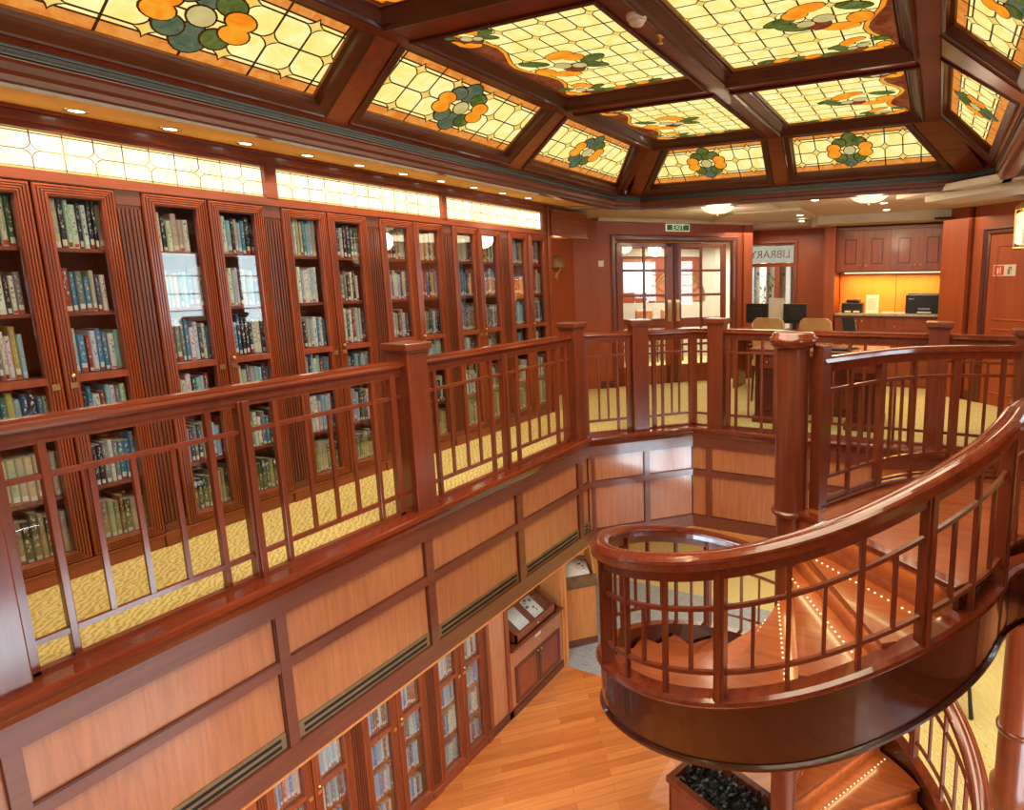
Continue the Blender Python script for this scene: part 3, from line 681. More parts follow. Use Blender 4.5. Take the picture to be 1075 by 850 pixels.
for i, b in enumerate(REST):
    o_ = len(V)
    for v in bv: V.append((XS + v[0] * b['d'], b['y'] + b['t'] * (.02 + .96 * v[1]), b['z'] + .0005 + v[2] * b['h'])); uvs.append((v[1] * .98 + .01 + i, v[2])); cols.append(c4(b['c']))
    for f, m_ in zip(bf, bmi): Fc.append([o_ + q for q in f]); MI.append(m_)
me.from_pydata(V, [], Fc); me.materials.append(M['books']); me.materials.append(M['paper']); me.polygons.foreach_set('material_index', MI)
me.uv_layers.new(name='UVMap'); me.color_attributes.new('Col', 'FLOAT_COLOR', 'CORNER')
uv = me.uv_layers['UVMap']; ca = me.color_attributes['Col']
for l in me.loops: uv.data[l.index].uv = uvs[l.vertex_index]; ca.data[l.index].color = cols[l.vertex_index]
me.update()
o = bpy.data.objects.new('packed_books', me); COL.objects.link(o); o['kind'] = 'stuff'; o['label'] = 'rows of small distant books filling the far bookcase shelves'; o['category'] = 'books'
# wall, crown and lit lattice band over the gallery bookcases
mb = MB(); mb.box(-4.85, -4.77, -4, 6.27, -.0, 3.3); struct(mb, 'wall_left', 'wall')
mb = MB(); mb.box(-4.85, -4.77, -4, 6.4, ZL, ZC2); struct(mb, 'wall_left_lower', 'wall')
mb = MB(); mb.box(-4.77, -4.42, -4, 1.205, 0, 2.2); mb.box(-4.77, -4.42, -4, 2.29, ZL, ZC2); struct(mb, 'wall_left_near', 'redZ')
mb = MB(); mb.box(-4.77, -4.42, -1, 6.26, 2.20, 2.262); mb.box(-4.77, -4.42, -1, 6.26, 2.47, 2.585)
mb.box(-4.42, -4.408, -1, 6.26, 2.205, 2.222); mb.box(-4.42, -4.400, -1, 6.26, 2.50, 2.518); mb.box(-4.42, -4.392, -1, 6.26, 2.555, 2.575)
for y0, y1 in ((-1, -.6), (2.875, 2.96), (4.555, 4.615), (6.17, 6.26)): mb.box(-4.77, -4.414, y0, y1, 2.26, 2.475)
struct(mb, 'trim_4', 'redY')
mb = MB(); mb.box(-4.47, -4.40, 6.24, 6.30, 0, 2.58); mb.box(-4.77, -4.47, 6.255, 6.30, 0, 2.58); struct(mb, 'trim_5', 'redZ')
def lattice_band(y0, y1, label):
    t = thing('leaded_light_band', label, 'glass panel', (XW, y0, 2.26), 'lit leaded glass bands over the bookcases')
    F = frame3((XW - .03, y0, 2.365), (0, 1, 0), (0, 0, 1), (1, 0, 0)); Ln = y1 - y0; H = .1
    gb = MB(); gb.obox(F, 0, Ln, -H, H, -.012, 0, 0)
    gb.obox(F, 0, Ln, -H, -H + .010, 0, .001, 1); gb.obox(F, 0, Ln, H - .010, H, 0, .001, 1)
    lead = MB(); c = rect(0, Ln, -H, H)
    def put(p, h):
        q = clip(p, c)
        if len(q) > 2: lead.add([F(x, y, h) for x, y in q], [tuple(range(len(q)))])
    put(strip((0, 0), (Ln, 0), .006), .002); put(strip((0, H - .012), (Ln, H - .012), .005), .002); put(strip((0, -H + .012), (Ln, -H + .012), .005), .002)
    n = max(2, round(Ln / .135)); st = Ln / n
    for i in range(n + 1):
        put(strip((i * st, -H), (i * st, H), .006), .002)
        if i % 2: put(star((i * st, 0), .040), .0025)
    lead.build('leading', 'lead2', t)
    for i in range(1, n, 2):
        q = star((i * st, 0), .030); gb.add([F(x, y, .0035) for x, y in q], [tuple(range(len(q)))])
    gb.build('glass', ['g_band', 'g_bandy'], t)
lattice_band(-.6, 2.875, 'long lit leaded glass band above the two bookcases closest to the viewer')
lattice_band(2.96, 4.555, 'lit leaded glass band in the middle of the row above the bookcases')
lattice_band(4.615, 6.17, 'lit leaded glass band at the end of the row by the alcove')
# soffit with downlights
mb = MB(); mb.prism([(-4.77, -4), (-3.76, -4), (-3.76, 6.75), (-4.77, 6.75)], 2.575, 2.62); struct(mb, 'ceiling_soffit', 'soffit')
spots = []
for i in range(11):
    y = 1.38 + .4335 * i
    t = thing('downlight', 'small round recessed downlight in the yellow soffit, %s of the row counting from the viewer' % ORD[i], 'ceiling light', (-4.27, y, 2.575), 'recessed downlights over the bookcases')
    mb = MB(); mb.lathe((-4.27, y, 2.575), [(.034, -.001), (.036, -.006), (.052, -.006), (.055, .0)], 20); mb.build('trim_ring', 'brass', t)
    mb = MB(); mb.lathe((-4.27, y, 2.572), [(.0005, 0), (.034, 0)], 20); mb.build('bulb', 'bulb', t)
    spots.append((-4.27, y, 2.565))
# ------------------------------------------------------------------ coffered skylight
XL, YF, XRr = -3.60, 6.73, .41       # outer line of the slopes at z 2.65
ZO = 2.65
NY = -1.45
mb = MB()
path = [(XL, NY, 0), (XL, YF - .22, 0), (XL + .22, YF, 0), (XRr - .22, YF, 0), (XRr, YF - .22, 0), (XRr, NY, 0)]
cp = [(0, 2.655), (-.002, 2.62), (-.010, 2.60), (-.010, 2.588), (.0, 2.575), (.004, 2.545), (.02, 2.53), (.022, 2.505), (.05, 2.50), (.12, 2.50), (.15, 2.515), (.155, 2.55), (.175, 2.56), (.18, 2.62), (.18, 2.66)]
mb.sweep(path, [(u, z) for u, z in cp], closed=True); struct(mb, 'trim_6', 'dark')
mb = MB(); mb.sweep(path, [(-.001, 2.652), (-.014, 2.645), (-.018, 2.615), (-.012, 2.592), (-.001, 2.59)], closed=True); struct(mb, 'trim_7', 'vent')
mb = MB(); mb.sweep(path, [(-.014, 2.640), (-.024, 2.636), (-.024, 2.630), (-.014, 2.628)], closed=True); mb.sweep(path, [(-.014, 2.606), (-.024, 2.603), (-.024, 2.597), (-.014, 2.594)], closed=True); struct(mb, 'trim_8', 'black')
ZI = 3.06
dz = ZI - ZO
XLi, YFi, XRi_ = XL + .62, YF - .57, XRr - .51   # inner line of the slopes
# slope boards (backing, behind the glass) as planes with pockets: we lay boards around each glass
def slopeF(P0, U, D):   # U along, D up the slope (3-D), w into the room
    U = Vector(U).normalized(); D = Vector(D).normalized(); W = U.cross(D)
    if W.z > 0: W = -W
    P0 = Vector(P0); return lambda u, v, w: P0 + U * u + D * v + W * w
FL = slopeF((XL, 0, ZO), (0, 1, 0), (XLi - XL, 0, dz)); SL = math.hypot(XLi - XL, dz)
FF = slopeF((0, YF, ZO), (1, 0, 0), (0, YFi - YF, dz)); SF = math.hypot(YFi - YF, dz)
FR = slopeF((XRr, 0, ZO), (0, 1, 0), (XRi_ - XRr, 0, dz)); SR = math.hypot(XRi_ - XRr, dz)
mb = MB()
mb.obox(FL, NY, YF, -.02, SL + .02, -.14, -.115, 0); mb.obox(FF, XL, XRr, -.02, SF + .02, -.14, -.115, 0); mb.obox(FR, NY, YF, -.02, SR + .02, -.14, -.115, 0)
struct(mb, 'ceiling_slopes', 'darkX')
def board(F, poly, S, name='ceiling_rib'):
    mb = MB(); n = len(poly); vs = [F(u, v, 0) for u, v in poly] + [F(u, v, -.118) for u, v in poly]
    mb.add(vs, [tuple(range(n))] + [(i, (i + 1) % n, n + (i + 1) % n, n + i) for i in range(n)]); return mb
def stained(F, poly, label, kind, flowers, flip=1):
    is_flat = kind != 'side'
    c0 = F(sum(p[0] for p in poly) / len(poly), sum(p[1] for p in poly) / len(poly), 0)
    t = thing('stained_glass_panel', label, 'stained glass', tuple(c0), 'stained glass panels of the ceiling')
    wide = .115 if is_flat else .085
    big = inset(poly, -wide)
    mb = MB()
    if is_flat: pframe(mb, F, big, [(0, -.01), (0, .020), (.018, .026), (.028, .016), (.034, .0), (.080, -.034), (.088, -.030), (.098, -.040), (.104, -.056), (.117, -.060)], 0)
    else: pframe(mb, F, big, [(0, -.01), (0, .010), (.010, .014), (.018, .006), (.060, .000), (.070, -.006), (.074, -.03), (.086, -.05)], 0)
    pframe(mb, F, inset(poly, -.006), [(0, -.046), (.008, -.052), (.014, -.07)], 1)
    mb.build('frame', ['frameX', 'goldlip'], t)
    gl = MB(); ld = MB(); wb = -.066
    us = [p[0] for p in poly]; vs_ = [p[1] for p in poly]; ua, ub, va, vb = min(us), max(us), min(vs_), max(vs_)
    names = ['g_cream', 'g_orange', 'g_amber', 'g_bright', 'g_green', 'g_teal', 'g_disc', 'g_red', 'g_cream2']
    def put(b, p, h, mi=0):
        q = clip(p, poly)
        if len(q) > 2: b.add([F(x, y, wb + h) for x, y in q], [tuple(range(len(q)))], mi)
    put(gl, poly, 0, 0)
    line = lambda a, b, w=.010: put(ld, strip(a, b, w * 1.25), .003)
    layer = [0]
    def piece(p, mi, h=.006, w=.010 if kind == 'side' else .007):
        layer[0] += 1
        h = .008 + layer[0] * .0007
        cx = sum(q[0] for q in p) / len(p); cy = sum(q[1] for q in p) / len(p)
        r = max(math.hypot(q[0] - cx, q[1] - cy) for q in p); k = 1 + w / r
        put(ld, [(cx + (q[0] - cx) * k, cy + (q[1] - cy) * k) for q in p], h - .001); put(gl, p, h + .0004, mi)
    if kind == 'side':
        bw = .075; H = vb - va
        put(gl, rect(ua, ub, va, va + bw), .001, 1); put(gl, rect(ua, ub, vb - bw, vb), .001, 1)
        v1, v2 = va + bw, vb - bw; gap = .028; a1, a2 = v1 + gap, v2 - gap; vm = (v1 + v2) / 2
        for v in (v1, v2, a1, a2): line((ua, v), (ub, v), .009)
        line((ua, vm), (ub, vm), .009)
        uc = flowers[0]; st = .165; n = int((ub - ua) / st) + 2
        for i in range(-n, n + 1):
            u = uc + i * st
            if u < ua - .2 or u > ub + .2: continue
            line((u, a1), (u, a2), .009)
            if i % 2 == 0: 
                line((u, va), (u, a1), .010); line((u, a2), (u, vb), .010)
            if i % 2: 
                for v in (a1, a2): put(ld, star((u, v), .060), .004); put(gl, star((u, v), .044), .005, 2)
            else: put(ld, star((u, vm), .060), .004); put(gl, star((u, vm), .044), .005, 2)
        # flower
        k = H / .52
        gm = 5 if flip else 4
        for (du, dv, rx, ry, mi) in ((0, .135, .075, .085, gm), (0, -.135, .075, .085, 5), (.095, .10, .062, .055, 4), (-.095, .10, .062, .055, gm), (.095, -.10, .058, .058, 4), (-.095, -.10, .058, .058, gm)):
            piece(disc((uc + du * k, vm + dv * k), rx * k, ry * k), mi, .007)
        for sx in (-1, 1):
            for dv in (.040, -.040): piece(disc((uc + sx * .155 * k, vm + dv * k), .066 * k, .052 * k), 3, .009)
        piece(disc((uc, vm), .056 * k), 6, .011)
    else:
        st = .156; nu = int((ub - ua) / st) + 1; nv = int((vb - va) / st) + 1
        for i in range(nu + 1): line((ua + i * st, va), (ua + i * st, vb), .0085)
        for j in range(nv + 1): line((ua, va + j * st), (ub, va + j * st), .0085)
        for i in range(nu + 1):
            for j in range(nv + 1):
                if (i + j) % 2: put(ld, star((ua + i * st, va + j * st), .046), .004); put(gl, star((ua + i * st, va + j * st), .034), .005, 2)
        # scroll border along one long edge and one short edge: red ground, orange ribbon, green leaves and discs
        eu = ua if kind == 'flatL' else ub; s = 1 if kind == 'flatL' else -1
        yn = 16
        edge = [(eu, va + (vb - va) * j / yn) for j in range(yn + 1)]
        prof_ = [(eu + s * (.015 + .13 * math.sin(j * PI / yn * 2.0) ** 2), va + (vb - va) * j / yn) for j in range(yn + 1)]
        for j in range(yn):
            q = [edge[j], prof_[j], prof_[j + 1], edge[j + 1]]
            if s < 0: q = q[::-1]
            q2 = [(eu + s * (abs(prof_[j][0] - eu) + .035), prof_[j][1]), (eu + s * (abs(prof_[j + 1][0] - eu) + .035), prof_[j + 1][1])]
            put(gl, q, .006, 7)
            rb = [prof_[j], q2[0], q2[1], prof_[j + 1]]; put(gl, rb if s > 0 else rb[::-1], .0065, 3)
            line_ = strip(q2[0], q2[1], .008); put(ld, line_, .0075)
            put(ld, strip(prof_[j], prof_[j + 1], .006), .0075)
        vm = (va + vb) / 2
        for cu, cv, sc in ((eu + s * .36, vm + .08, 1.45), (eu + s * .20, vb - .12, .9), (eu + s * .12, va + .10, .9)):
            for (du, dv, rx, ry, mi, ro) in ((.13, .05, .075, .038, 4, .5), (.17, -.02, .07, .035, 4, -.3), (-.12, -.06, .07, .035, 4, .4), (-.05, .11, .075, .04, 3, .2), (-.13, .05, .05, .05, 3, 0), (.05, -.11, .075, .04, 3, -.2), (.10, -.07, .05, .04, 3, 0), (.03, .05, .05, .05, 7, 0)):
                piece(disc((cu + s * du * sc, cv + dv * sc), rx * sc, ry * sc, 14, ro), mi, .009)
            piece(disc((cu, cv), .042 * sc, .034 * sc), 6, .012); piece(disc((cu + s * .075 * sc, cv + .025 * sc), .036 * sc, .028 * sc), 6, .012)
        for q in range(5):      # ribbon reaching across from the motif
            piece(disc((eu + s * (.42 + .10 * q), vb - .07 - .012 * q), .058, .030, 12, -.15), 3 if q % 2 else 4, .008)
    gl.build('glass', names, t); ld.build('leading', 'lead', t)
    return t
def V_(S, z): return (z - ZO) / dz * S
vo, vi = V_(SL, 2.72), V_(SL, 3.022)
lft = [(1.22, 2.65, 1.26, 2.60, 1.93), (2.98, 4.41, 2.93, 4.36, 3.65), (4.76, 6.40, 4.68, 5.92, 5.40), (-.55, .90, -.55, .90, .17)]
nm_ = ['orange-bordered stained glass panel with green and orange flower above the first bookcases', 'tilted stained glass panel with blue-green flower, second along the bookcase side', 'small tilted stained glass panel with flower at the corner above the alcove', 'tilted stained glass panel at the near end of the bookcase side']
for (a, b, c, d, fc), lb in zip(lft, nm_): stained(FL, [(a, vo), (b, vo), (d, vi), (c, vi)], lb, 'side', [fc])
fo, fi = V_(SF, 2.72), V_(SF, 3.015)
for (a, b, c, d, fc), lb in zip([(-3.17, -1.80, -2.76, -1.76, -2.42), (-1.47, -.08, -1.44, -.39, -.90)], ['stained glass panel with flower facing the viewer above the exit sign', 'stained glass panel with green and orange flower above the counter alcove']):
    stained(FF, [(a, fo), (b, fo), (d, fi), (c, fi)], lb, 'side', [fc], 0)
ro, ri = V_(SR, 2.73), V_(SR, 3.015)
def ccw(p): 
    A = sum(p[i - 1][0] * p[i][1] - p[i][0] * p[i - 1][1] for i in range(len(p))); return p if A > 0 else p[::-1]
for (a, b, c, d, fc), lb in zip([(4.46, 6.22, 4.56, 5.93, 5.3), (2.62, 4.03, 2.66, 4.0, 3.32), (.8, 2.2, .8, 2.2, 1.5)], ['steep stained glass panel on the right slope by the far corner', 'stained glass panel with orange petals on the right slope at the frame edge', 'stained glass panel at the near end of the right slope']):
    stained(FR, [(a, ro), (b, ro), (d, ri), (c, ri)], lb, 'side', [fc], 0)
# boards between the side panels (ribs) and rails above/below
def slope_boards(F, S, spans, u0, u1, o, i_, hipL, hipR, nm):
    mb = MB()
    def bd(poly, w=0):
        n = len(poly); vs = [F(u, v, w) for u, v in poly] + [F(u, v, -.118) for u, v in poly]
        mb.add(vs, [tuple(range(n))] + [(i, (i + 1) % n, n + (i + 1) % n, n + i) for i in range(n)])
    g = .07
    bd([(u0, -.01), (u1, -.01), (u1 - hipR * (o - g) / S, o - g), (u0 + hipL * (o - g) / S, o - g)])
    bd([(u0 + hipL * (i_ + g) / S, i_ + g), (u1 - hipR * (i_ + g) / S, i_ + g), (u1 - hipR, S), (u0 + hipL, S)])
    sp = sorted(spans); prev_o, prev_i = u0 + hipL * (o / S), u0 + hipL * (i_ / S)
    for (a, b, c, d, _) in sp + [(None, None, None, None, None)]:
        if a is None: no, ni = u1 - hipR * (o / S), u1 - hipR * (i_ / S)
        else: no, ni = a - g, c - g
        if no > prev_o + .01 or ni > prev_i + .01: bd([(prev_o, o - g), (max(no, prev_o), o - g), (max(ni, prev_i), i_ + g), (prev_i, i_ + g)])
        if a is not None: prev_o, prev_i = b + g, d + g
    struct(mb, nm, 'redX')
slope_boards(FL, SL, lft, NY, YF, vo, vi, 0, .57, 'ceiling_left_slope')
slope_boards(FF, SF, [(-3.17, -1.80, -2.76, -1.76, 0), (-1.47, -.08, -1.44, -.39, 0)], XL, XRr, fo, fi, .62, .51, 'ceiling_back_slope')
slope_boards(FR, SR, [(4.46, 6.22, 4.56, 5.93, 0), (2.62, 4.03, 2.66, 4.0, 0), (.8, 2.2, .8, 2.2, 0)], NY, YF, ro, ri, 0, .57, 'ceiling_right_slope')
# flat grid
FT = lambda u, v, w: Vector((u, v, ZI - w)) if False else Vector((u, v, 3.04 - w))
cols_ = [(-2.78, -1.76, 'flatL', 'column over the bookcase side'), (-1.405, -.32, 'flatR', 'column beside the smoke detector')]
rows_ = [(2.93, 4.29, 'middle'), (4.66, 5.96, 'far'), (1.15, 2.52, 'near'), (-.62, .75, 'nearest')]
for (a, b, kd, cn) in cols_:
    for (c, d, rn) in rows_:
        stained(FT, rect(a, b, c, d), 'flat stained glass panel with orange scrolls, %s one of the %s' % (rn, cn), kd, None)
mb = MB(); g = .10
ys = sorted([(c, d) for c, d, _ in rows_]); xs = [(a, b) for a, b, _, _ in cols_]
def beam(x0, x1, y0, y1): mb.box(x0, x1, y0, y1, 3.035, 3.15)
xe = [XLi - .03, xs[0][0] - g, xs[0][1] + g, xs[1][0] - g, xs[1][1] + g, XRi_ + .03]
for i in (0, 2, 4): beam(xe[i], xe[i + 1], NY, YFi + .03)
ye = [NY] + [q for cd in ys for q in (cd[0] - g, cd[1] + g)] + [YFi + .03]
for i in range(0, len(ye), 2): 
    beam(xe[1], xe[2], ye[i], ye[i + 1]); beam(xe[3], xe[4], ye[i], ye[i + 1])
struct(mb, 'ceiling_beams', 'beam', bevel=.012)
mb = MB(); mb.box(XL - .1, XRr + .1, NY - .1, YF + .1, 3.16, 3.2); mb.box(XL, XRr, NY - .12, NY - .05, 2.5, 3.2); struct(mb, 'ceiling', 'darkX')
# smoke detector and sprinkler on the centre beam
t = thing('smoke_detector', 'round white smoke detector on the ceiling beam between stained glass panels', 'smoke detector', (-1.55, 3.08, 3.035))
mb = MB(); mb.lathe((-1.55, 3.08, 3.037), [(.056, 0), (.056, -.016), (.050, -.026), (.040, -.028)], 28); mb.build('base', 'white', t)
mb = MB(); mb.lathe((-1.55, 3.08, 3.008), [(.040, 0), (.040, -.012), (.034, -.020), (.001, -.023)], 28); mb.build('sensor', 'white', t)
t = thing('sprinkler', 'small brass sprinkler head on the ceiling beam beside the smoke detector', 'sprinkler', (-1.55, 3.38, 3.035))
mb = MB(); mb.lathe((-1.55, 3.38, 3.037), [(.028, 0), (.026, -.005), (.008, -.007), (.008, -.03), (.001, -.03)], 16); mb.build('body', 'brass', t)
mb = MB(); mb.lathe((-1.55, 3.38, 2.997), [(.001, 0), (.017, .001), (.017, -.003), (.001, -.003)], 16); mb.cyl((-1.56, 3.38, 3.01), (-1.56, 3.38, 2.997), .002); mb.cyl((-1.54, 3.38, 3.01), (-1.54, 3.38, 2.997), .002); mb.build('deflector', 'brass', t)
# ------------------------------------------------------------------ far part of the gallery: ceiling, walls
ZR = 2.56
mb = MB(); mb.prism([(-6, 6.72 + .1), (3.6, 6.72 + .1), (3.6, 15), (-6, 15)], ZR, ZR + .1); mb.prism([(XRr + .15, -4), (3.6, -4), (3.6, 6.85), (XRr + .15, 6.85)], ZR, ZR + .1); mb.prism([(-6, -4), (3.6, -4), (3.6, NY), (-6, NY)], ZR, ZR + .1)
mb.prism([(-6, 6.6), (-3.72, 6.6), (-3.72, 6.9), (-6, 6.9)], ZR, ZR + .1)
struct(mb, 'ceiling_back', 'cream')
# layered cream ceiling panels
mb = MB(); mb.prism([(-2.6, 8.0), (-1.7, 8.0), (-1.7, 9.0), (-3.3, 9.0)], ZR - .035, ZR); mb.prism([(-3.4, 7.3), (-1.95, 7.3), (-1.95, 7.9), (-3.4, 7.9)], ZR - .03, ZR); mb.prism([(-1.7, 9.2), (.3, 9.2), (.3, 9.75), (-1.9, 9.75)], ZR - .12, ZR)
mb.prism([(-3.3, 9.9), (-1.7, 9.9), (-1.5, 9.65), (-1.5, 10.5), (-3.3, 10.5)], ZR - .07, ZR)
struct(mb, 'trim_9', 'cream')
mb = MB(); Fd = frame3((-.20, 7.15, 0), (1, -1, 0), (0, 0, 1), (1, 1, 0)); mb.obox(Fd, 0, 3.5, 2.44, ZR, 0, .45); mb.obox(Fd, -.25, 3.5, 2.50, ZR, -.16, 0); struct(mb, 'trim_10', 'cream')
# alcove between bookcases and glazed doors
mb = MB(); mb.box(-5.10, -5.0, 6.2, 7.75, 0, 2.6); mb.prism([(-5.0, 7.72), (-4.705, 7.93), (-4.76, 8.02), (-5.06, 7.80)], 0, 2.6); mb.box(-5.05, -4.77, 6.24, 6.30, 0, 2.6); struct(mb, 'wall_alcove', 'wall')
mb = MB(); mb.box(-4.95, -4.38, 6.31, 7.12, 2.21, 2.52); mb.box(-4.38, -4.365, 6.31, 7.12, 2.20, 2.23); mb.box(-4.38, -4.365, 6.31, 7.12, 2.47, 2.53); struct(mb, 'trim_11', 'redY', bevel=.01)
t = thing('wall_sconce', 'small brass half-shade wall sconce in the alcove beside the bookcases', 'wall light', (-4.99, 7.22, 1.8))
mb = MB(); mb.lathe((-4.985, 7.24, 1.93), [(.13, -.09), (.125, -.03), (.10, .03), (.055, .065), (.001, .075)], 20, a0=-PI / 2, a1=PI / 2); mb.build('shade', 'ventwood', t)
mb = MB(); mb.cyl((-4.99, 7.24, 1.70), (-4.90, 7.24, 1.86), .014); mb.box(-5.0, -4.98, 7.19, 7.29, 1.68, 1.78); mb.build('arm', 'brass', t)
mb = MB(); mb.ball((-4.90, 7.24, 1.87), .03); mb.build('bulb', 'lamp', t)
# exit wall (diagonal)
EP = Vector((-4.80, 7.85, 0)); FE = frame3(EP, (1, 1, 0), (0, 0, 1), (1, -1, 0)); LE = 2.70
ue = lambda x: (x + 4.80) * math.sqrt(2)
dL, dR = ue(-4.50), ue(-3.19); fL, fR = ue(-4.57), ue(-3.06)
mb = MB(); mb.obox(FE, .12, fL, 0, 2.56, -.12, 0); mb.obox(FE, fR, LE, 0, 2.56, -.12, 0); mb.obox(FE, fL, fR, 2.33, 2.56, -.12, 0); 
mb.obox(FE, fR + .10, LE + .02, 0, 2.56, 0, .05); struct(mb, 'wall_back', 'wall')
mb = MB(); mb.obox(FE, .12, LE, 2.52, 2.56, 0, .10); mb.obox(FE, .12, LE, 2.545, 2.56, 0, .16); struct(mb, 'trim_12', 'cream')
mb = MB(); pframe(mb, FE, [(fL, -.3), (fR, -.3), (fR, 2.335), (fL, 2.335)], [(0, 0), (0, .03), (.012, .035), (.02, .022), (.035, .022), (.04, .012), (.06, .010), (.075, .0), (.09, -.02), (.10, -.06)]); struct(mb, 'trim_13', 'frameY')
mb = MB(); mb.obox(FE, .12, fL, 0, .11, 0, .02); mb.obox(FE, fR, LE + .02, 0, .11, 0, .06); struct(mb, 'baseboard_back', 'dark')
door = bpy.data.objects.new('door_1', None); COL.objects.link(door); door['kind'] = 'structure'; door.location = FE((dL + dR) / 2, 0, 0)
um = (dL + dR) / 2
for sg, (a, b) in ((0, (dL, um - .005)), (1, (um + .005, dR))):
    mb = MB(); gx = [a + .09, (a + b) / 2 + (-.0), b - .09]; w0, w1 = -.07, -.03
    mb.obox(FE, a, a + .09, 0, 2.22, w0, w1); mb.obox(FE, b - .13 if not sg else b - .09, b, 0, 2.22, w0, w1); 
    if sg: mb.obox(FE, a, a + .13, 0, 2.22, w0, w1)
    ga, gb = (a + .09, b - .13) if not sg else (a + .13, b - .09); gm_ = (ga + gb) / 2
    mb.obox(FE, a, b, 2.16, 2.22, w0, w1); mb.obox(FE, a, b, 0, .30, w0, w1); mb.obox(FE, gm_ - .018, gm_ + .018, .3, 2.16, w0, w1)
    for z in (1.80, 1.415, 1.03, .92, .62): mb.obox(FE, ga, gb, z - .02, z + .02, w0, w1)
    mb.obox(FE, ga, gb, .92, 1.03, w0, w1)
    lf = mb.build('door_leaf', 'redZ', door, bevel=.004)
    mb = MB(); mb.obox(FE, ga, gb, .3, 2.16, -.052, -.048); mb.build('glazing', 'doorglass', lf)
    mb = MB(); c = (um - .07) if not sg else (um + .07)
    mb.obox(FE, c - .03, c + .03, 1.0, 1.34, w1, w1 + .006); mb.cyl(FE(c, 1.03, .02), FE(c, 1.30, .02), .012); mb.cyl(FE(c, 1.05, w1), FE(c, 1.05, .02), .008); mb.cyl(FE(c, 1.28, w1), FE(c, 1.28, .02), .008); mb.build('door_handle', 'brass', lf)
def text(body, F, u, v, w, size, mat, parent=None, name='lettering', mirror=False, extr=.001):
    c = bpy.data.curves.new(name, 'FONT'); c.body = body; c.size = size; c.align_x = 'CENTER'; c.align_y = 'CENTER'; c.extrude = extr; c.materials.append(M[mat])
    tmp = bpy.data.objects.new('tmp', c); COL.objects.link(tmp); bpy.context.view_layer.update()
    me = bpy.data.meshes.new_from_object(tmp.evaluated_get(bpy.context.evaluated_depsgraph_get())); bpy.data.objects.remove(tmp)
    o = bpy.data.objects.new(name, me); COL.objects.link(o)
    O = F(u, v, w); U = (F(1, 0, 0) - F(0, 0, 0)) * (-1 if mirror else 1); Vv = F(0, 1, 0) - F(0, 0, 0); Wv = U.cross(Vv)
    m = Matrix((U, Vv, Wv)).transposed().to_4x4(); m.translation = O
    if parent is not None: o.parent = parent; o.matrix_parent_inverse = Matrix.Translation(-parent.location)
    o.matrix_basis = m
    return o
uS = (ue(-3.937) + ue(-3.666)) / 2
t = thing('exit_sign', 'small framed dark green exit sign above the glazed double doors', 'sign', tuple(FE(uS, 2.455, 0)))
M['signgreen'] = glow('sign_green', (.05, .12, .05), (.06, .14, .06), .7); M['signtext'] = glow('sign_letters', (.62, .60, .34), (.7, .68, .42), 1.0)
mb = MB(); mb.obox(FE, uS - .195, uS + .195, 2.402, 2.508, 0, .03); mb.build('frame', 'signtext', t)
mb = MB(); mb.obox(FE, uS - .185, uS + .185, 2.412, 2.498, .03, .034); mb.build('face', 'signgreen', t)
text('EXIT', FE, uS, 2.455, .036, .10, 'signtext', t)
mb = MB(); u_s = ue(-4.68); mb.obox(FE, u_s - .04, u_s + .04, 1.86, 1.95, 0, .012); mb.obox(FE, u_s - .012, u_s + .012, 1.89, 1.92, .012, .018)
tag(mb.build('light_switch', 'white', bevel=.002), 'cream square switch plate on the wall beside the glazed doors', 'switch')
# lobby seen through the glazed doors
mb = MB(); mb.obox(FE, -1.5, 4.5, 0, 2.56, -3.3, -3.2); struct(mb, 'wall_lobby', 'wall')
mb = MB(); mb.obox(FE, 1.46, 2.06, 1.40, 2.02, -3.2, -3.17); struct(mb, 'window_1', 'skybright')
mb = MB()
for q in ((1.40, 1.46, 1.35, 2.08), (2.06, 2.12, 1.35, 2.08), (1.40, 2.12, 2.02, 2.08)): mb.obox(FE, q[0], q[1], q[2], q[3], -3.2, -3.14)
mb.obox(FE, -1.5, 4.5, 0, 1.18, -3.2, -3.15, 1); mb.obox(FE, 3.40, 3.50, 1.18, 2.5, -3.2, -3.12, 1); mb.obox(FE, 3.56, 3.60, 1.18, 2.5, -3.2, -3.12, 2); mb.obox(FE, -1.5, 4.5, 2.14, 2.30, -3.2, -3.15, 1); struct(mb, 'trim_14', ['panel', 'cream', 'white'])
t = thing('fan_relief', 'arched wooden sunburst with brass rays seen through the glazed doors', 'wall decoration', tuple(FE(2.68, 1.2, -3.14)))
F2 = lambda u, v, w: FE(2.68 + u, 1.2 + v, -3.14 + w)
arc = [(math.cos(PI * i / 20) * .60, math.sin(PI * i / 20) * .66) for i in range(21)]
mb = MB(); mb.add([F2(0, 0, 0)] + [F2(p, q, 0) for p, q in arc], [(0, i + 1, i + 2) for i in range(20)]); mb.build('field', 'panel', t)
for i in range(1, 12):
    an = PI * i / 12; mb = MB(); sq = strip((.1 * math.cos(an), .1 * math.sin(an)), (.60 * math.cos(an), .66 * math.sin(an)), .02); mb.add([F2(x, y, .01) for x, y in sq], [(0, 1, 2, 3)]); mb.build('ray', 'brass', t)
mb = MB()
for rr in (.56, .62):
    for i in range(20): sq = strip((math.cos(PI * i / 20) * rr, math.sin(PI * i / 20) * rr * 1.1), (math.cos(PI * (i + 1) / 20) * rr, math.sin(PI * (i + 1) / 20) * rr * 1.1), .028); mb.add([F2(x, y, .012) for x, y in sq], [(0, 1, 2, 3)])
mb.build('arch', 'brass', t)
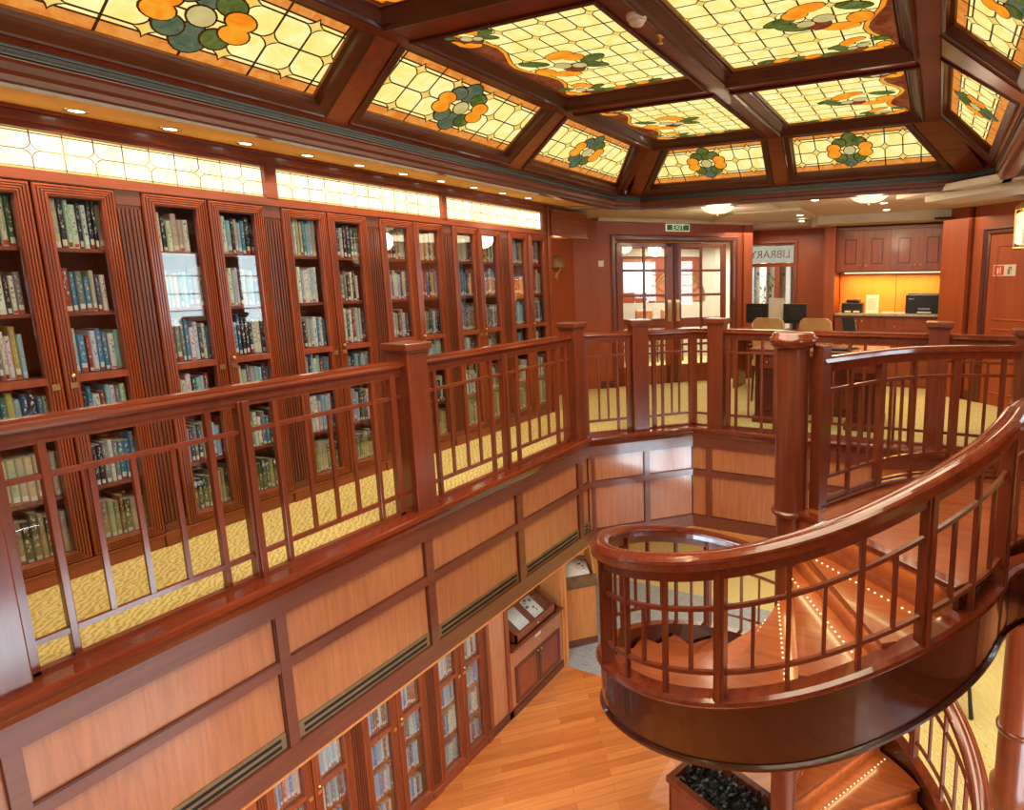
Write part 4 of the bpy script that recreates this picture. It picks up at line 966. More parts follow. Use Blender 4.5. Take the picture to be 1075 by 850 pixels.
for i, (u0, lb) in enumerate(((1.60, 'tan chair back before the pale dado, seen through the first door leaf'), (2.15, 'tan chair back before the pale dado, seen beside the door handles'))):
    tc = thing('lobby_chair', lb, 'chair', tuple(FE(u0 + .2, 0, -2.9)), 'chairs in the lobby beyond the glazed doors')
    mb = MB(); mb.obox(FE, u0, u0 + .38, .5, 1.06, -2.86, -2.80); mb.build('backrest', 'panel', tc, bevel=.03)
    mb = MB(); mb.obox(FE, u0, u0 + .38, .42, .50, -2.86, -2.45); mb.build('seat', 'panel', tc, bevel=.02)
    for du in (.03, .35):
        for dw in (-2.83, -2.48): mb = MB(); mb.cyl(FE(u0 + du, .43, dw), FE(u0 + du, 0, dw), .018, 8); mb.build('leg', 'dark', tc)
# library window wall (behind the far reading area)
YB = 10.5
mb = MB(); mb.box(-3.2, -3.10, YB, YB + .1, 0, 2.6); mb.box(-3.2, -2.33, YB, YB + .1, 2.24, 2.6); mb.box(-2.33, -1.45, YB, YB + .1, 0, 2.6); mb.box(-3.2, -2.33, YB, YB + .1, 0, .55); mb.box(-1.66, -1.5, 9.62, 10.5, 0, 2.6); struct(mb, 'wall_library', 'wall')
mb = MB(); mb.prism([(-2.93, 9.76), (-2.86, 9.80), (-3.13, 10.6), (-3.22, 10.6)], 0, 2.6); struct(mb, 'wall_library_side', 'wall')
mb = MB(); FB = frame3((-3.15, YB, 0), (1, 0, 0), (0, 0, 1)); pframe(mb, FB, rect(.0, .88, .50, 2.30), [(0, 0), (0, .03), (.03, .035), (.05, .02), (.06, .0), (.07, -.03)]); mb.obox(FB, .05, .83, 1.86, 1.92, -.04, .02); struct(mb, 'trim_15', 'redX')
mb = MB(); mb.obox(FB, .06, .82, .55, 1.87, -.02, -.016); struct(mb, 'window_2', 'doorglass')
t = thing('library_sign', 'frosted transom pane with LIBRARY lettered in reverse over the inner window', 'sign', tuple(FB(.44, 2.06, 0)))
M['frost'] = glow('frosted_pane', (.50, .46, .34), (.58, .54, .42), .85)
mb = MB(); mb.obox(FB, .07, .81, 1.93, 2.22, -.02, -.012); mb.build('pane', 'frost', t)
text('LIBRARY', FB, .40, 2.07, -.008, .19, 'ink', t, mirror=True); 
# shop corridor beyond the inner window
mb = MB(); mb.box(-5.5, .5, 12.4, 12.5, 0, 2.6); struct(mb, 'wall_corridor', 'cream')
for i, (x, w, mm, cn) in enumerate(((-3.95, .16, 'white', 'white'), (-3.62, .10, 'blue', 'blue-grey'), (-3.40, .14, 'white', 'cream white'), (-3.10, .12, 'redZ', 'mahogany'), (-2.86, .10, 'white', 'slim white'), (-2.66, .10, 'blue', 'slim blue-grey'))):
    mb = MB(); mb.box(x, x + w, 12.2, 12.35, 0, 2.5); tag(mb.build('display_column', mm, bevel=.01), '%s upright display column beyond the library window' % cn, 'column', 'display columns beyond the window')
t = thing('potted_plant', 'leafy green plant behind the library window', 'plant', (-2.95, 11.3, .0))
mb = MB(); mb.lathe((-2.95, 11.3, 0), [(.001, .0), (.14, 0), (.19, .38), (.16, .38), (.001, .34)], 18); mb.build('pot', 'tan', t)
mb = MB()
rnd = random.Random(3)
mb.cyl((-2.95, 11.3, .3), (-2.93, 11.3, 1.1), .02)
for i in range(130):
    p = Vector((-2.95 + rnd.gauss(0, .16), 11.3 + rnd.gauss(0, .16), rnd.uniform(.8, 1.75))); d = Vector((rnd.uniform(-1, 1), rnd.uniform(-1, 1), rnd.uniform(-.6, .8))).normalized() * .12; s_ = d.cross(Vector((0, 0, 1))).normalized() * .022
    mb.add([p, p + d * .5 + s_, p + d, p + d * .5 - s_], [(0, 1, 2, 3)])
mb.build('foliage', 'leaf', t)
# ------------------------------------------------------------------ counter alcove
CYF = 9.65
mb = MB(); mb.box(-1.5, .5, 10.22, 10.3, 0, 2.6); struct(mb, 'wall_counter', 'wall')
t = thing('wall_cabinet', 'wall-hung mahogany cabinet with four raised-panel doors above the lit counter', 'cabinet', (-.75, 9.9, 1.74))
mb = MB(); mb.box(-1.50, .12, 9.73, 10.22, 1.74, 2.40); mb.box(-1.50, .12, 9.70, 10.22, 2.37, 2.42); mb.build('carcass', 'redX', t, bevel=.004)
mb = MB(); mb.box(-1.40, .05, 9.98, 10.02, 1.722, 1.74); mb.build('strip_light', 'lamp', t)
Fc = frame3((-1.50, 9.73, 1.74), (1, 0, 0), (0, 0, 1), (0, -1, 0))
for i in range(4):
    a = .03 + i * .385; mb = MB(); mb.obox(Fc, a, a + .375, .02, .60, 0, .015)
    pframe(mb, Fc, rect(a + .07, a + .305, .09, .53), [(0, .015), (.008, .004), (.02, .004), (.035, .018), (.05, .018)], 1); q = inset(rect(a + .07, a + .305, .09, .53), .05); mb.add([Fc(x, y, .018) for x, y in q], [(0, 1, 2, 3)], 0)
    d = mb.build('door', ['redZ', 'dark'], t); mb = MB(); c = a + (.34 if i % 2 == 0 else .035); mb.ball(Fc(c, .10, .025), .012); mb.build('knob', 'brass', d)
t = thing('counter_cabinet', 'low mahogany counter with stone top under the lit alcove', 'cabinet', (-.75, 9.9, 0))
mb = MB(); mb.box(-1.48, .43, 9.68, 10.18, 0, 1.08); mb.build('carcass', 'redX', t)
mb = MB(); mb.box(-1.48, .45, 9.62, 10.19, 1.08, 1.12); mb.build('worktop', 'stone', t, bevel=.006)
Fc = frame3((-1.50, 9.68, 0), (1, 0, 0), (0, 0, 1), (0, -1, 0))
for i, (a, b) in enumerate(((.02, .38), (.39, .75))):
    mb = MB(); mb.obox(Fc, a, b, .1, 1.05, 0, .015); pframe(mb, Fc, rect(a + .07, b - .07, .2, .95), [(0, .015), (.01, .003), (.025, .003), (.04, .016)], 1); d = mb.build('door', ['redZ', 'dark'], t)
    mb = MB(); mb.ball(Fc((a + .32) if i == 0 else a + .04, 1.0, .025), .012); mb.build('knob', 'brass', d)
for i, (a, b) in enumerate(((.78, 1.02), (1.04, 1.92))):
    mb = MB(); mb.obox(Fc, a, b, .80, 1.05, 0, .015); pframe(mb, Fc, rect(a + .05, b - .05, .85, 1.0), [(0, .015), (.01, .005), (.02, .005)], 1); d = mb.build('drawer', ['redX', 'dark'], t)
    mb = MB(); mb.ball(Fc((a + b) / 2, .925, .025), .014); mb.build('knob', 'brass', d)
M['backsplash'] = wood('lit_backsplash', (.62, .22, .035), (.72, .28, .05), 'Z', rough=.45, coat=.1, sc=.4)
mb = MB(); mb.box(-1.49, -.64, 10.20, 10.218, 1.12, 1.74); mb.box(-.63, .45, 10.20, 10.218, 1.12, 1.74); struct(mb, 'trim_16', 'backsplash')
# objects on the counter
t = thing('printer', 'small black printer with white paper trays on the counter', 'printer', (-1.22, 9.9, 1.12))
mb = MB(); mb.box(-1.40, -1.08, 9.78, 10.05, 1.12, 1.27); mb.box(-1.34, -1.14, 9.82, 10.05, 1.27, 1.32); mb.build('body', 'black', t, bevel=.015)
for a_ in (-1.34, -1.21): mb = MB(); mb.box(a_, a_ + .085, 9.70, 9.79, 1.13, 1.15); mb.build('paper_tray', 'white', t)
t = thing('paper_notice', 'white notice sheet propped upright on the counter', 'notice', (-.98, 9.95, 1.12))
mb = MB(); Fn = frame3((-1.05, 9.92, 1.122), (1, .06, 0), (0, .15, 1), (0, -1, .15)); mb.obox(Fn, 0, .19, 0, .27, 0, .006); mb.build('sheet', 'paper', t); mb = MB()
for q in range(6): mb.obox(Fn, .03, .15, .05 + q * .03, .058 + q * .03, .006, .007)
mb.build('printed_lines', 'tan', t)
t = thing('office_printer', 'wide dark brown printer standing on the right end of the counter', 'printer', (-.2, 9.9, 1.12))
mb = MB(); mb.box(-.46, .06, 9.72, 10.12, 1.125, 1.40); mb.box(-.44, .04, 9.74, 10.12, 1.40, 1.42); mb.build('body', M['dark2'] if 'dark2' in M else 'black', t, bevel=.015)
mb = MB(); mb.box(-.28, -.12, 9.71, 9.722, 1.18, 1.205); mb.box(-.42, -.34, 9.71, 9.722, 1.33, 1.345); mb.build('control_panel', 'chrome', t)
mb = MB(); mb.box(-.29, -.10, 9.62, 9.73, 1.135, 1.15); mb.build('paper_tray', 'white', t)
for i, (x, y, w, r) in enumerate(((-.62, 9.76, .2, .1), (-.80, 9.80, .2, -.2), (.10, 9.68, .12, .3))):
    mb = MB(); Fp = frame3((x, y, 1.122), (math.cos(r), math.sin(r), 0), (-math.sin(r), math.cos(r), 0), (0, 0, 1)); mb.obox(Fp, 0, w, 0, .14, 0, .012)
    tag(mb.build('paper_sheets', 'paper'), ['loose papers lying in the middle of the counter', 'loose papers lying beside the propped notice', 'papers lying past the wide printer'][i], 'paper', 'papers on the counter')
mb = MB(); mb.box(.10, .22, 9.86, 9.98, 1.125, 1.36); tag(mb.build('brochure_box', 'redZ', bevel=.004), 'narrow red-brown brochure holder at the counter end', 'box')
mb = MB(); mb.box(.13, .20, 9.88, 9.96, 1.40, 1.95); tag(mb.build('wall_telephone_panel', 'brass', bevel=.01), 'tall narrow brass-edged panel on the alcove side wall', 'panel')
# right diagonal wall with pillar, panelled door, sign and lantern
FD = frame3((.05, 9.35, 0), (1, -1, 0), (0, 0, 1), (-1, -1, 0))
mb = MB(); mb.obox(FD, .45, 4.6, 0, 2.6, -.1, 0); struct(mb, 'wall_right', 'wall')
mb = MB(); mb.obox(FD, 0, .43, 0, 2.6, -.12, .08); mb.obox(FD, .43, .455, 0, 2.6, -.1, .02, 1); struct(mb, 'wall_pillar', ['wall', 'dark'])
mb = MB(); pframe(mb, FD, [(.63, -.3), (1.6, -.3), (1.6, 2.27), (.63, 2.27)], [(0, 0), (0, .035), (.02, .04), (.04, .02), (.07, .02), (.09, .01), (.10, -.02)]); struct(mb, 'trim_17', 'dark')
mb = MB(); mb.obox(FD, .73, 1.5, 0, 2.17, -.05, .004)
for (a, b, c, d) in ((.83, 1.40, 1.1, 2.05), (.83, 1.40, .15, 1.0)): pframe(mb, FD, rect(a, b, c, d), [(0, .004), (.008, .014), (.02, .014), (.03, .002)], 0)
struct(mb, 'door_2', 'wall'); mb = MB(); mb.obox(FD, .45, .63, 0, .12, 0, .02); mb.obox(FD, 1.6, 4.5, 0, .12, 0, .02); struct(mb, 'baseboard_right', 'dark')
t = thing('safety_sign', 'small red and cream fire safety sign on the right-hand panelled door', 'sign', tuple(FD(.96, 1.73, 0)))
mb = MB(); mb.obox(FD, .80, 1.12, 1.66, 1.80, .004, .010); mb.build('backing', 'cream', t)
mb = MB(); mb.obox(FD, .81, .955, 1.672, 1.79, .010, .012); mb.build('red_square', 'red', t)
mb = MB(); mb.obox(FD, .86, .88, 1.69, 1.76, .012, .014); mb.obox(FD, .90, .91, 1.69, 1.77, .012, .014); mb.build('flame_symbol', 'paper', t)
mb = MB(); mb.obox(FD, 1.01, 1.04, 1.68, 1.75, .010, .013); mb.obox(FD, 1.02, 1.06, 1.755, 1.775, .010, .013); mb.obox(FD, 1.055, 1.062, 1.72, 1.765, .010, .013); mb.build('extinguisher_symbol', 'ink', t)
lc = FD(1.55, 2.20, .35)
t = thing('wall_lantern', 'glowing glass lantern in a brass cage hanging beside the right-hand door', 'lantern', tuple(lc))
mb = MB(); mb.lathe(lc, [(.12, -.19), (.15, -.17), (.15, .15), (.12, .17)], 24); mb.build('glass_shade', 'lamp', t)
mb = MB()
for i in range(6):
    a = PI / 3 * i; mb.cyl(lc + Vector((.16 * math.cos(a), .16 * math.sin(a), -.23)), lc + Vector((.16 * math.cos(a), .16 * math.sin(a), .22)), .008, 6)
mb.lathe(lc, [(.17, -.24), (.175, -.22), (.15, -.22), (.15, -.24), (.17, -.24)], 24); mb.lathe(lc, [(.17, .20), (.165, .23), (.10, .29), (.03, .31), (.02, .38)], 24); mb.build('cage', 'brass', t)
mb = MB(); mb.cyl(lc + Vector((0, 0, .36)), lc + Vector((0, 0, .40)), .02); mb.cyl(lc + Vector((0, 0, .38)), FD(1.55, 2.48, 0), .014); mb.build('bracket', 'brass', t)
# rest of the room: right wall with daylight windows (source of the cold reflections), rear wall
mb = MB(); XRW = 1.9
mb.box(XRW, XRW + .1, -4, 7.55, 0, 1.02); mb.box(XRW, XRW + .1, -4, 7.55, 2.13, 2.6)
for a, b in ((-4, 1.0), (2.2, 5.15), (5.80, 6.42), (6.85, 7.55)): mb.box(XRW, XRW + .1, a, b, 1.02, 2.13)
struct(mb, 'wall_right_windows', 'wall')
for i, (a, b) in enumerate(((5.15, 5.80), (6.42, 6.85), (1.0, 2.2))):
    mb = MB()
    for q in range(28): mb.obox(frame3((XRW + .04, a, 1.02 + q * .04), (0, 1, 0), (-.5, 0, 1), None), 0, b - a, 0, .034, 0, .002)
    mb.box(XRW + .08, XRW + .085, a, b, 1.02, 2.13)
    for zz in (1.24, 1.50, 1.78): mb.box(XRW - .01, XRW + .01, a, b, zz, zz + .018, 1)
    struct(mb, 'window_%d' % (i + 3), ['blind', 'white'])
# tall daylight windows of the lower level, seen only as cold reflections in the polished wood
for i, (a, b) in enumerate(((.2, 1.5), (1.8, 3.1), (3.4, 4.7))):
    mb = MB(); mb.box(3.46, 3.49, a, b, ZL + .6, -1.3); mb.box(3.44, 3.46, (a + b) / 2 - .02, (a + b) / 2 + .02, ZL + .6, -1.3, 1); struct(mb, 'window_%d' % (i + 6), ['skylow', 'white'])
mb = MB(); mb.box(-6, 3.6, -4.1, -4, ZL, 3.2); struct(mb, 'wall_front', 'wall')
mb = MB(); mb.box(3.5, 3.6, -4, 15, ZL, -1.1); mb.box(-6, 3.6, 10.9, 11.0, ZL, -1.1, 1); mb.box(-6, -5.3, 6.35, 10.9, ZL, -1.1, 1); struct(mb, 'wall_lower_back', ['wall', 'oak'])
# bowl lamps and spotlights of the far ceiling
for (x, y), lb in (((-2.58, 7.28), 'glowing glass bowl ceiling lamp above the glazed exit doors'), ((-.76, 7.05), 'glowing glass bowl ceiling lamp above the computer desk')):
    t = thing('ceiling_bowl_lamp', lb, 'ceiling light', (x, y, ZR), 'glass bowl ceiling lamps')
    mb = MB(); mb.lathe((x, y, ZR - .035), [(.21, .02), (.20, .0), (.16, -.035), (.10, -.058), (.001, -.068)], 28); mb.build('bowl', 'lamp', t)
    mb = MB(); mb.lathe((x, y, ZR), [(.10, -.002), (.22, -.006), (.225, -.02), (.20, -.02)], 28); mb.build('rim', 'brass', t)
    mb = MB(); mb.ball((x, y, ZR - .108), .012); mb.build('finial', 'brass', t)
for i, (x, y) in enumerate(((-1.40, 7.36), (-2.0, 9.5), (-1.84, 8.62), (-.69, 8.05), (-.72, 8.85))):
    mb = MB(); zz = ZR - (.0 if i in (0, 3, 4) else .036); mb.lathe((x, y, zz), [(.001, -.003), (.035, -.004), (.045, -.001)], 16)
    tag(mb.build('ceiling_spotlight', 'bulb'), ['recessed spotlight between the two glass bowl lamps', 'recessed spotlight before the library window', 'recessed spotlight on the cream ceiling step', 'recessed spotlight behind the second bowl lamp', 'recessed spotlight before the wall cabinet'][i], 'ceiling light', 'small spotlights of the far ceiling')
mb = MB(); mb.box(-.12, .12, 9.0, 9.2, ZR - .13, ZR - .115); tag(mb.build('air_vent', 'slot'), 'dark rectangular air vent in the cream ceiling by the pillar', 'vent')
# ------------------------------------------------------------------ desks, chairs, monitors on the gallery
t = thing('reading_desk', 'large mahogany library desk with panelled pedestals behind the balustrade', 'desk', (-1.2, 6.9, 0))
mb = MB(); mb.box(-1.95, -.48, 6.62, 7.35, .82, .87); mb.build('desk_top', 'redX', t, bevel=.008)
for (a, b) in ((-1.90, -1.62), (-.86, -.53)):
    mb = MB(); mb.box(a, b, 6.68, 7.30, .08, .82); Fq = frame3((a, 6.68, 0), (1, 0, 0), (0, 0, 1)); pframe(mb, Fq, rect(.04, b - a - .04, .14, .60), [(0, 0), (.01, .012), (.03, .012), (.04, 0)]); pd = mb.build('pedestal', 'dark', t)
    mb = MB(); mb.obox(Fq, .05, b - a - .05, .64, .78, 0, .014); dd = mb.build('drawer', 'redX', pd)
    mb = MB(); mb.ball(Fq((b - a) / 2, .71, .02), .014); tkn = mb.build('knob', 'brass', pd)
    mb = MB(); mb.box(a - .03, b + .03, 6.65, 7.33, 0, .08); mb.build('plinth', 'dark', t, bevel=.01)
mb = MB(); mb.box(-1.62, -.86, 7.10, 7.14, .10, .82)
for q in range(6): mb.box(-1.60 + q * .125, -1.59 + q * .125, 7.095, 7.10, .12, .80)
mb.build('modesty_panel', 'redZ', t)
mb = MB(); mb.box(-1.66, -.82, 7.0, 7.1, .06, .14); mb.build('foot_rail', 'dark', t)
t = thing('desk_display', 'thin black display tilted back on the mahogany desk', 'display', (-.87, 6.85, .87))
mb = MB(); Fs = frame3((-.95, 6.95, 1.0), (1, .5, 0), (-.25, .35, 1), None); mb.obox(Fs, 0, .14, 0, .22, 0, .02); mb.build('screen', 'black', t); mb = MB(); mb.obox(Fs, .135, .145, 0, .22, -.002, .022); mb.build('edge', 'chrome', t)
mb = MB(); mb.cyl((-.88, 6.98, .872), (-.88, 6.98, 1.02), .015); mb.lathe((-.88, 6.98, .872), [(.001, 0), (.09, 0), (.09, .01), (.001, .014)], 16); mb.build('stand', 'black', t)
t = thing('desk_telephone', 'flat black telephone lying on the mahogany desk', 'telephone', (-1.0, 6.75, .87))
mb = MB(); mb.box(-1.15, -.88, 6.68, 6.86, .872, .90); mb.build('base', 'black', t, bevel=.008); mb = MB(); mb.cyl((-1.12, 6.71, .92), (-1.12, 6.84, .92), .02, 10); mb.ball((-1.12, 6.71, .915), .026); mb.ball((-1.12, 6.84, .915), .026); mb.build('handset', 'black', t)
t = thing('computer_desk', 'wooden computer table carrying the two monitors near the library window', 'desk', (-2.2, 8.9, 0))
mb = MB(); mb.box(-2.85, -1.45, 8.65, 9.25, .86, .90); mb.build('desk_top', 'redX', t, bevel=.006)
for x in (-2.80, -1.50):
    mb = MB(); mb.box(x - .03, x + .03, 8.70, 9.2, 0, .86); mb.build('side_panel', 'redZ', t)
mb = MB(); mb.box(-2.8, -1.5, 9.15, 9.18, .2, .86); mb.build('back_panel', 'redX', t)
for i, (x, w, lb) in enumerate(((-2.50, .34, 'black monitor half hidden by the pillar at the end of the exit wall'), (-1.93, .34, 'black monitor back on the computer table beside the white screen'))):
    t = thing('monitor', lb, 'monitor', (x, 8.85, .9), 'monitors on the computer table')
    mb = MB(); mb.box(x - w / 2, x + w / 2, 8.83, 8.86, 1.0, 1.29); mb.box(x - w / 4, x + w / 4, 8.80, 8.83, 1.05, 1.22); mb.build('screen', 'black', t, bevel=.006)
    mb = MB(); mb.box(x - .03, x + .03, 8.84, 8.87, .92, 1.05); mb.box(x - .1, x + .1, 8.76, 8.94, .902, .92); mb.build('stand', 'black', t)
t = thing('white_screen_board', 'tall white board standing between the two monitors', 'board', (-2.2, 8.9, .9)); mb = MB(); mb.box(-2.34, -2.10, 8.90, 8.92, .93, 1.37); mb.build('board', 'cream', t); mb = MB(); mb.box(-2.30, -2.14, 8.86, 8.98, .902, .93); mb.build('foot', 'black', t)
def chair(x, y, rz, lb):
    t = thing('armchair', lb, 'chair', (x, y, 0), 'tan chairs at the computer table')
    c, s = math.cos(rz), math.sin(rz); F = frame3((x, y, 0), (c, s, 0), (-s, c, 0), (0, 0, 1))
    mb = MB(); mb.obox(F, -.24, .24, -.22, .24, .48, .58); mb.build('seat', 'tan', t, bevel=.03)
    mb = MB(); vs = []
    for k_, zz in enumerate((.55, .75, .95, 1.10, 1.145)):
        wd = (.20, .215, .22, .20, .15)[k_]
        for q in range(7): uu = -wd + 2 * wd * q / 6; vs.append(F(uu, -.22 - .03 * (1 - (q / 3 - 1) ** 2) - .02 * k_, zz))
    for k_, zz in enumerate((.55, .75, .95, 1.10, 1.145)):
        wd = (.20, .215, .22, .20, .15)[k_]
        for q in range(7): uu = -wd + 2 * wd * q / 6; vs.append(F(uu, -.16 - .03 * (1 - (q / 3 - 1) ** 2) - .02 * k_, zz))
    g_ = [(r * 7 + q, r * 7 + q + 1, r * 7 + 8 + q, r * 7 + 7 + q) for r in range(4) for q in range(6)]; mb.add(vs, g_ + [tuple(35 + i for i in f) for f in g_], 0, True)
    ed = [q for q in range(7)] + [7 * r + 6 for r in range(1, 5)] + [28 + q for q in range(5, -1, -1)] + [7 * r for r in range(3, 0, -1)]
    mb.add(vs, [(ed[i], ed[(i + 1) % len(ed)], 35 + ed[(i + 1) % len(ed)], 35 + ed[i]) for i in range(len(ed))], 0, True); mb.build('backrest', 'tan', t)
    for sx in (-1, 1):
        mb = MB(); mb.obox(F, sx * .27 - .02, sx * .27 + .02, -.2, .2, .74, .78); mb.obox(F, sx * .27 - .018, sx * .27 + .018, .16, .2, .5, .76); mb.obox(F, sx * .27 - .018, sx * .27 + .018, -.2, -.16, .5, .76); mb.build('armrest', 'dark', t, bevel=.006)
        for sy in (-1, 1): mb = MB(); mb.cyl(F(sx * .21, sy * .19, .49), F(sx * .23, sy * .21, 0), .022, 8, r1=.014); mb.build('leg', 'dark', t)
chair(-2.05, 8.05, 0, 'tan leather armchair drawn up before the white board'); chair(-1.42, 8.12, -.1, 'tan leather armchair drawn up beside the round column cap')
# ------------------------------------------------------------------ lower level furniture
# oak strip and display desk beyond the lower bookcases
mb = MB(); mb.box(-4.77, -4.43, 4.79, 4.84, ZL, ZC2); mb.box(-4.77, -4.44, 4.84, 5.10, ZL, ZC2, 1); mb.box(-4.77, -4.42, 5.10, 5.16, ZL, ZC2); mb.box(-4.77, -4.42, 4.79, 5.16, ZL, ZL + .1, 2); struct(mb, 'wall_lower_strip', ['redZ', 'panel', 'dark'])
mb = MB(); mb.box(-4.775, -4.765, 5.16, 6.24, ZL, ZC2, 0); struct(mb, 'wall_lower_niche', ['redZ'])
mb = MB(); mb.box(-4.77, -4.42, 6.24, 6.34, ZL, ZC2, 0); mb.box(-4.42, -4.40, 6.28, 6.34, ZL, ZC2, 0); struct(mb, 'wall_lower_jamb', ['oak'])
def book_case_glass(t, F, L_, mats=('frameY', 'oak')):
    """sloping glass-topped display box; F: u along, v up, w outward"""
    for (a, b, c, d) in ((0, L_, -.02, 0), (0, L_, -.40, -.38)): pass
    mb = MB()
    h0, h1 = .12, .30; dpt = .33
    # sides: trapezoids
    for u in (0, L_ - .025):
        vs = [F(u, 0, 0), F(u, 0, -dpt), F(u, h1, -dpt), F(u, h0, 0), F(u + .025, 0, 0), F(u + .025, 0, -dpt), F(u + .025, h1, -dpt), F(u + .025, h0, 0)]
        mb.add(vs, [(0, 1, 2, 3), (7, 6, 5, 4), (0, 4, 5, 1), (3, 2, 6, 7), (0, 3, 7, 4), (1, 5, 6, 2)])
    mb.obox(F, 0, L_, 0, h0, -.025, 0); mb.obox(F, 0, L_, 0, h1, -dpt, -dpt + .025); mb.obox(F, 0, L_, 0, .02, -dpt, 0); mb.build('display_box', mats[0], t)
    mb = MB(); sl = (h1 - h0) / dpt; q = lambda u, s, k: F(u, h0 - .02 + sl * s - .0 + k, -s)
    return h0, h1, dpt, sl
yk0, yk1 = 5.17, 6.23
t = thing('display_cabinet', 'oak display cabinet with sloping glass case holding an open book', 'cabinet', (-4.5, 5.7, ZL))
Fk = frame3((-4.43, yk0, ZL), (0, 1, 0), (0, 0, 1), (1, 0, 0)); Lk = yk1 - yk0
mb = MB(); mb.obox(Fk, 0, Lk, .1, .85, -.30, 0); mb.build('carcass', 'panel', t)
mb = MB(); mb.obox(Fk, 0, Lk, 0, .09, -.1, .02); mb.obox(Fk, 0, Lk, .09, .105, -.1, .012); mb.build('plinth', 'dark', t)
mb = MB(); mb.obox(Fk, .0, Lk, .85, .885, -.31, .045); mb.build('worktop', 'rail', t, bevel=.008)
for i, (a, b) in enumerate(((.07, .525), (.535, .99))):
    mb = MB(); mb.obox(Fk, a, b, .14, .62, 0, .012, 0); pframe(mb, Fk, rect(a, b, .14, .62), [(0, .012), (0, .018), (.045, .018), (.05, .010)], 1); d = mb.build('door', ['redZ', 'dark'], t)
    mb = MB(); mb.ball(Fk(.50 if i == 0 else .56, .585, .028), .010); mb.build('knob', 'brass', d)
mb = MB(); mb.obox(Fk, .48, .60, .765, .80, 0, .006); mb.build('label_plate', 'paper', t)
mb = MB(); mb.ball(Fk(.54, .715, .010), .014); mb.build('knob', 'brass', t)
F2 = frame3((-4.425, yk0 + .12, ZL + .885), (0, 1, 0), (0, 0, 1), (1, 0, 0)); h0, h1, dp, sl = book_case_glass(t, F2, .82, ('redX',))
mb = MB(); mb.add([F2(.02, h0 - .06, -.02), F2(.80, h0 - .06, -.02), F2(.80, h1 - .05, -dp + .02), F2(.02, h1 - .05, -dp + .02)], [(0, 1, 2, 3)]); mb.build('display_bed', 'case_in', t)
mb = MB(); mb.add([F2(.01, h0, -.012), F2(.81, h0, -.012), F2(.81, h1, -dp + .012), F2(.01, h1, -dp + .012)], [(0, 1, 2, 3)]); mb.build('glass_top', 'doorglass', t)
mb = MB(); mb.ball(F2(.42, .06, .012), .012); mb.build('lock', 'brass', t)
def open_book(F, u, v, w, hw, hh, sl, lb):
    t = thing('open_book', lb, 'book', tuple(F(u, v, w)), 'open books on display')
    q = lambda a, s, k: F(u + a, v + sl * s + k, w - s)
    for sg in (-1, 1):
        mb = MB(); top = []; 
        for i in range(7):
            a = sg * hw * i / 6; kk = .006 + .018 * math.sin(PI * min(1, i / 6 * .9 + .08)); top += [q(a, 0, kk), q(a, hh, kk)]
        bot = [q(sg * hw * i / 6, s_, 0) for i in range(7) for s_ in (0, hh)]
        mb.add(top + bot, [(2 * i, 2 * i + 1, 2 * i + 3, 2 * i + 2) for i in range(6)] + [(14 + 2 * i, 2 * i, 2 * i + 2, 16 + 2 * i) for i in range(6)] + [(15 + 2 * i, 2 * i + 1, 2 * i + 3, 17 + 2 * i) for i in range(6)] + [(12, 13, 27, 26)], 0, True); mb.build('page_block', 'paper', t)
    mb = MB(); rr = random.Random(5)
    for i in range(9):
        a = hw * rr.uniform(.15, .75); s_ = hh * rr.uniform(.2, .8); ww = rr.uniform(.015, .05); mb.add([q(a, s_, .0275), q(a + ww, s_, .0275), q(a + ww, s_ + ww * .7, .0275), q(a, s_ + ww * .7, .0275)], [(0, 1, 2, 3)])
    mb.build('printed_picture', 'ink', t)
    return t
open_book(F2, .40, h0 - .058, -.05, .33, .28, (h1 - h0 + .01) / (dp - .04), 'large open book with printed picture inside the sloping oak display cabinet')
# second lectern-like display, diagonal
t = thing('display_pedestal', 'narrow oak pedestal with a sloping display box and raised orange lid', 'pedestal', (-4.5, 6.8, ZL))
Fp = frame3((-4.60, 6.59, ZL), (1, 1, 0), (0, 0, 1), (1, -1, 0)); Lp = .44
mb = MB(); mb.obox(Fp, 0, Lp, .1, .90, -.4, 0); mb.build('body', 'oak', t, bevel=.004)
mb = MB(); mb.obox(Fp, -.01, Lp + .01, 0, .10, -.4, .015); mb.build('plinth', 'frameY', t)
mb = MB(); mb.obox(Fp, -.01, Lp + .02, .90, .92, -.42, .03); mb.obox(Fp, 0, Lp + .01, .92, 1.07, -.40, .02); mb.build('display_box', 'ventwood', t)
mb = MB(); Fl = frame3(Fp(Lp - .03, 1.08, .02), (1, 1, 0), (-.55, .55, 1.0), None); mb.obox(Fl, -.0, .03, 0, .50, -.42, .0); mb.build('lid', 'oak', t)
F3 = frame3(Fp(0, 1.07, .0), (1, 1, 0), (0, 0, 1), (1, -1, 0))
open_book(F3, .20, .002, -.02, .17, .34, .35, 'open pale book on the narrow oak pedestal')
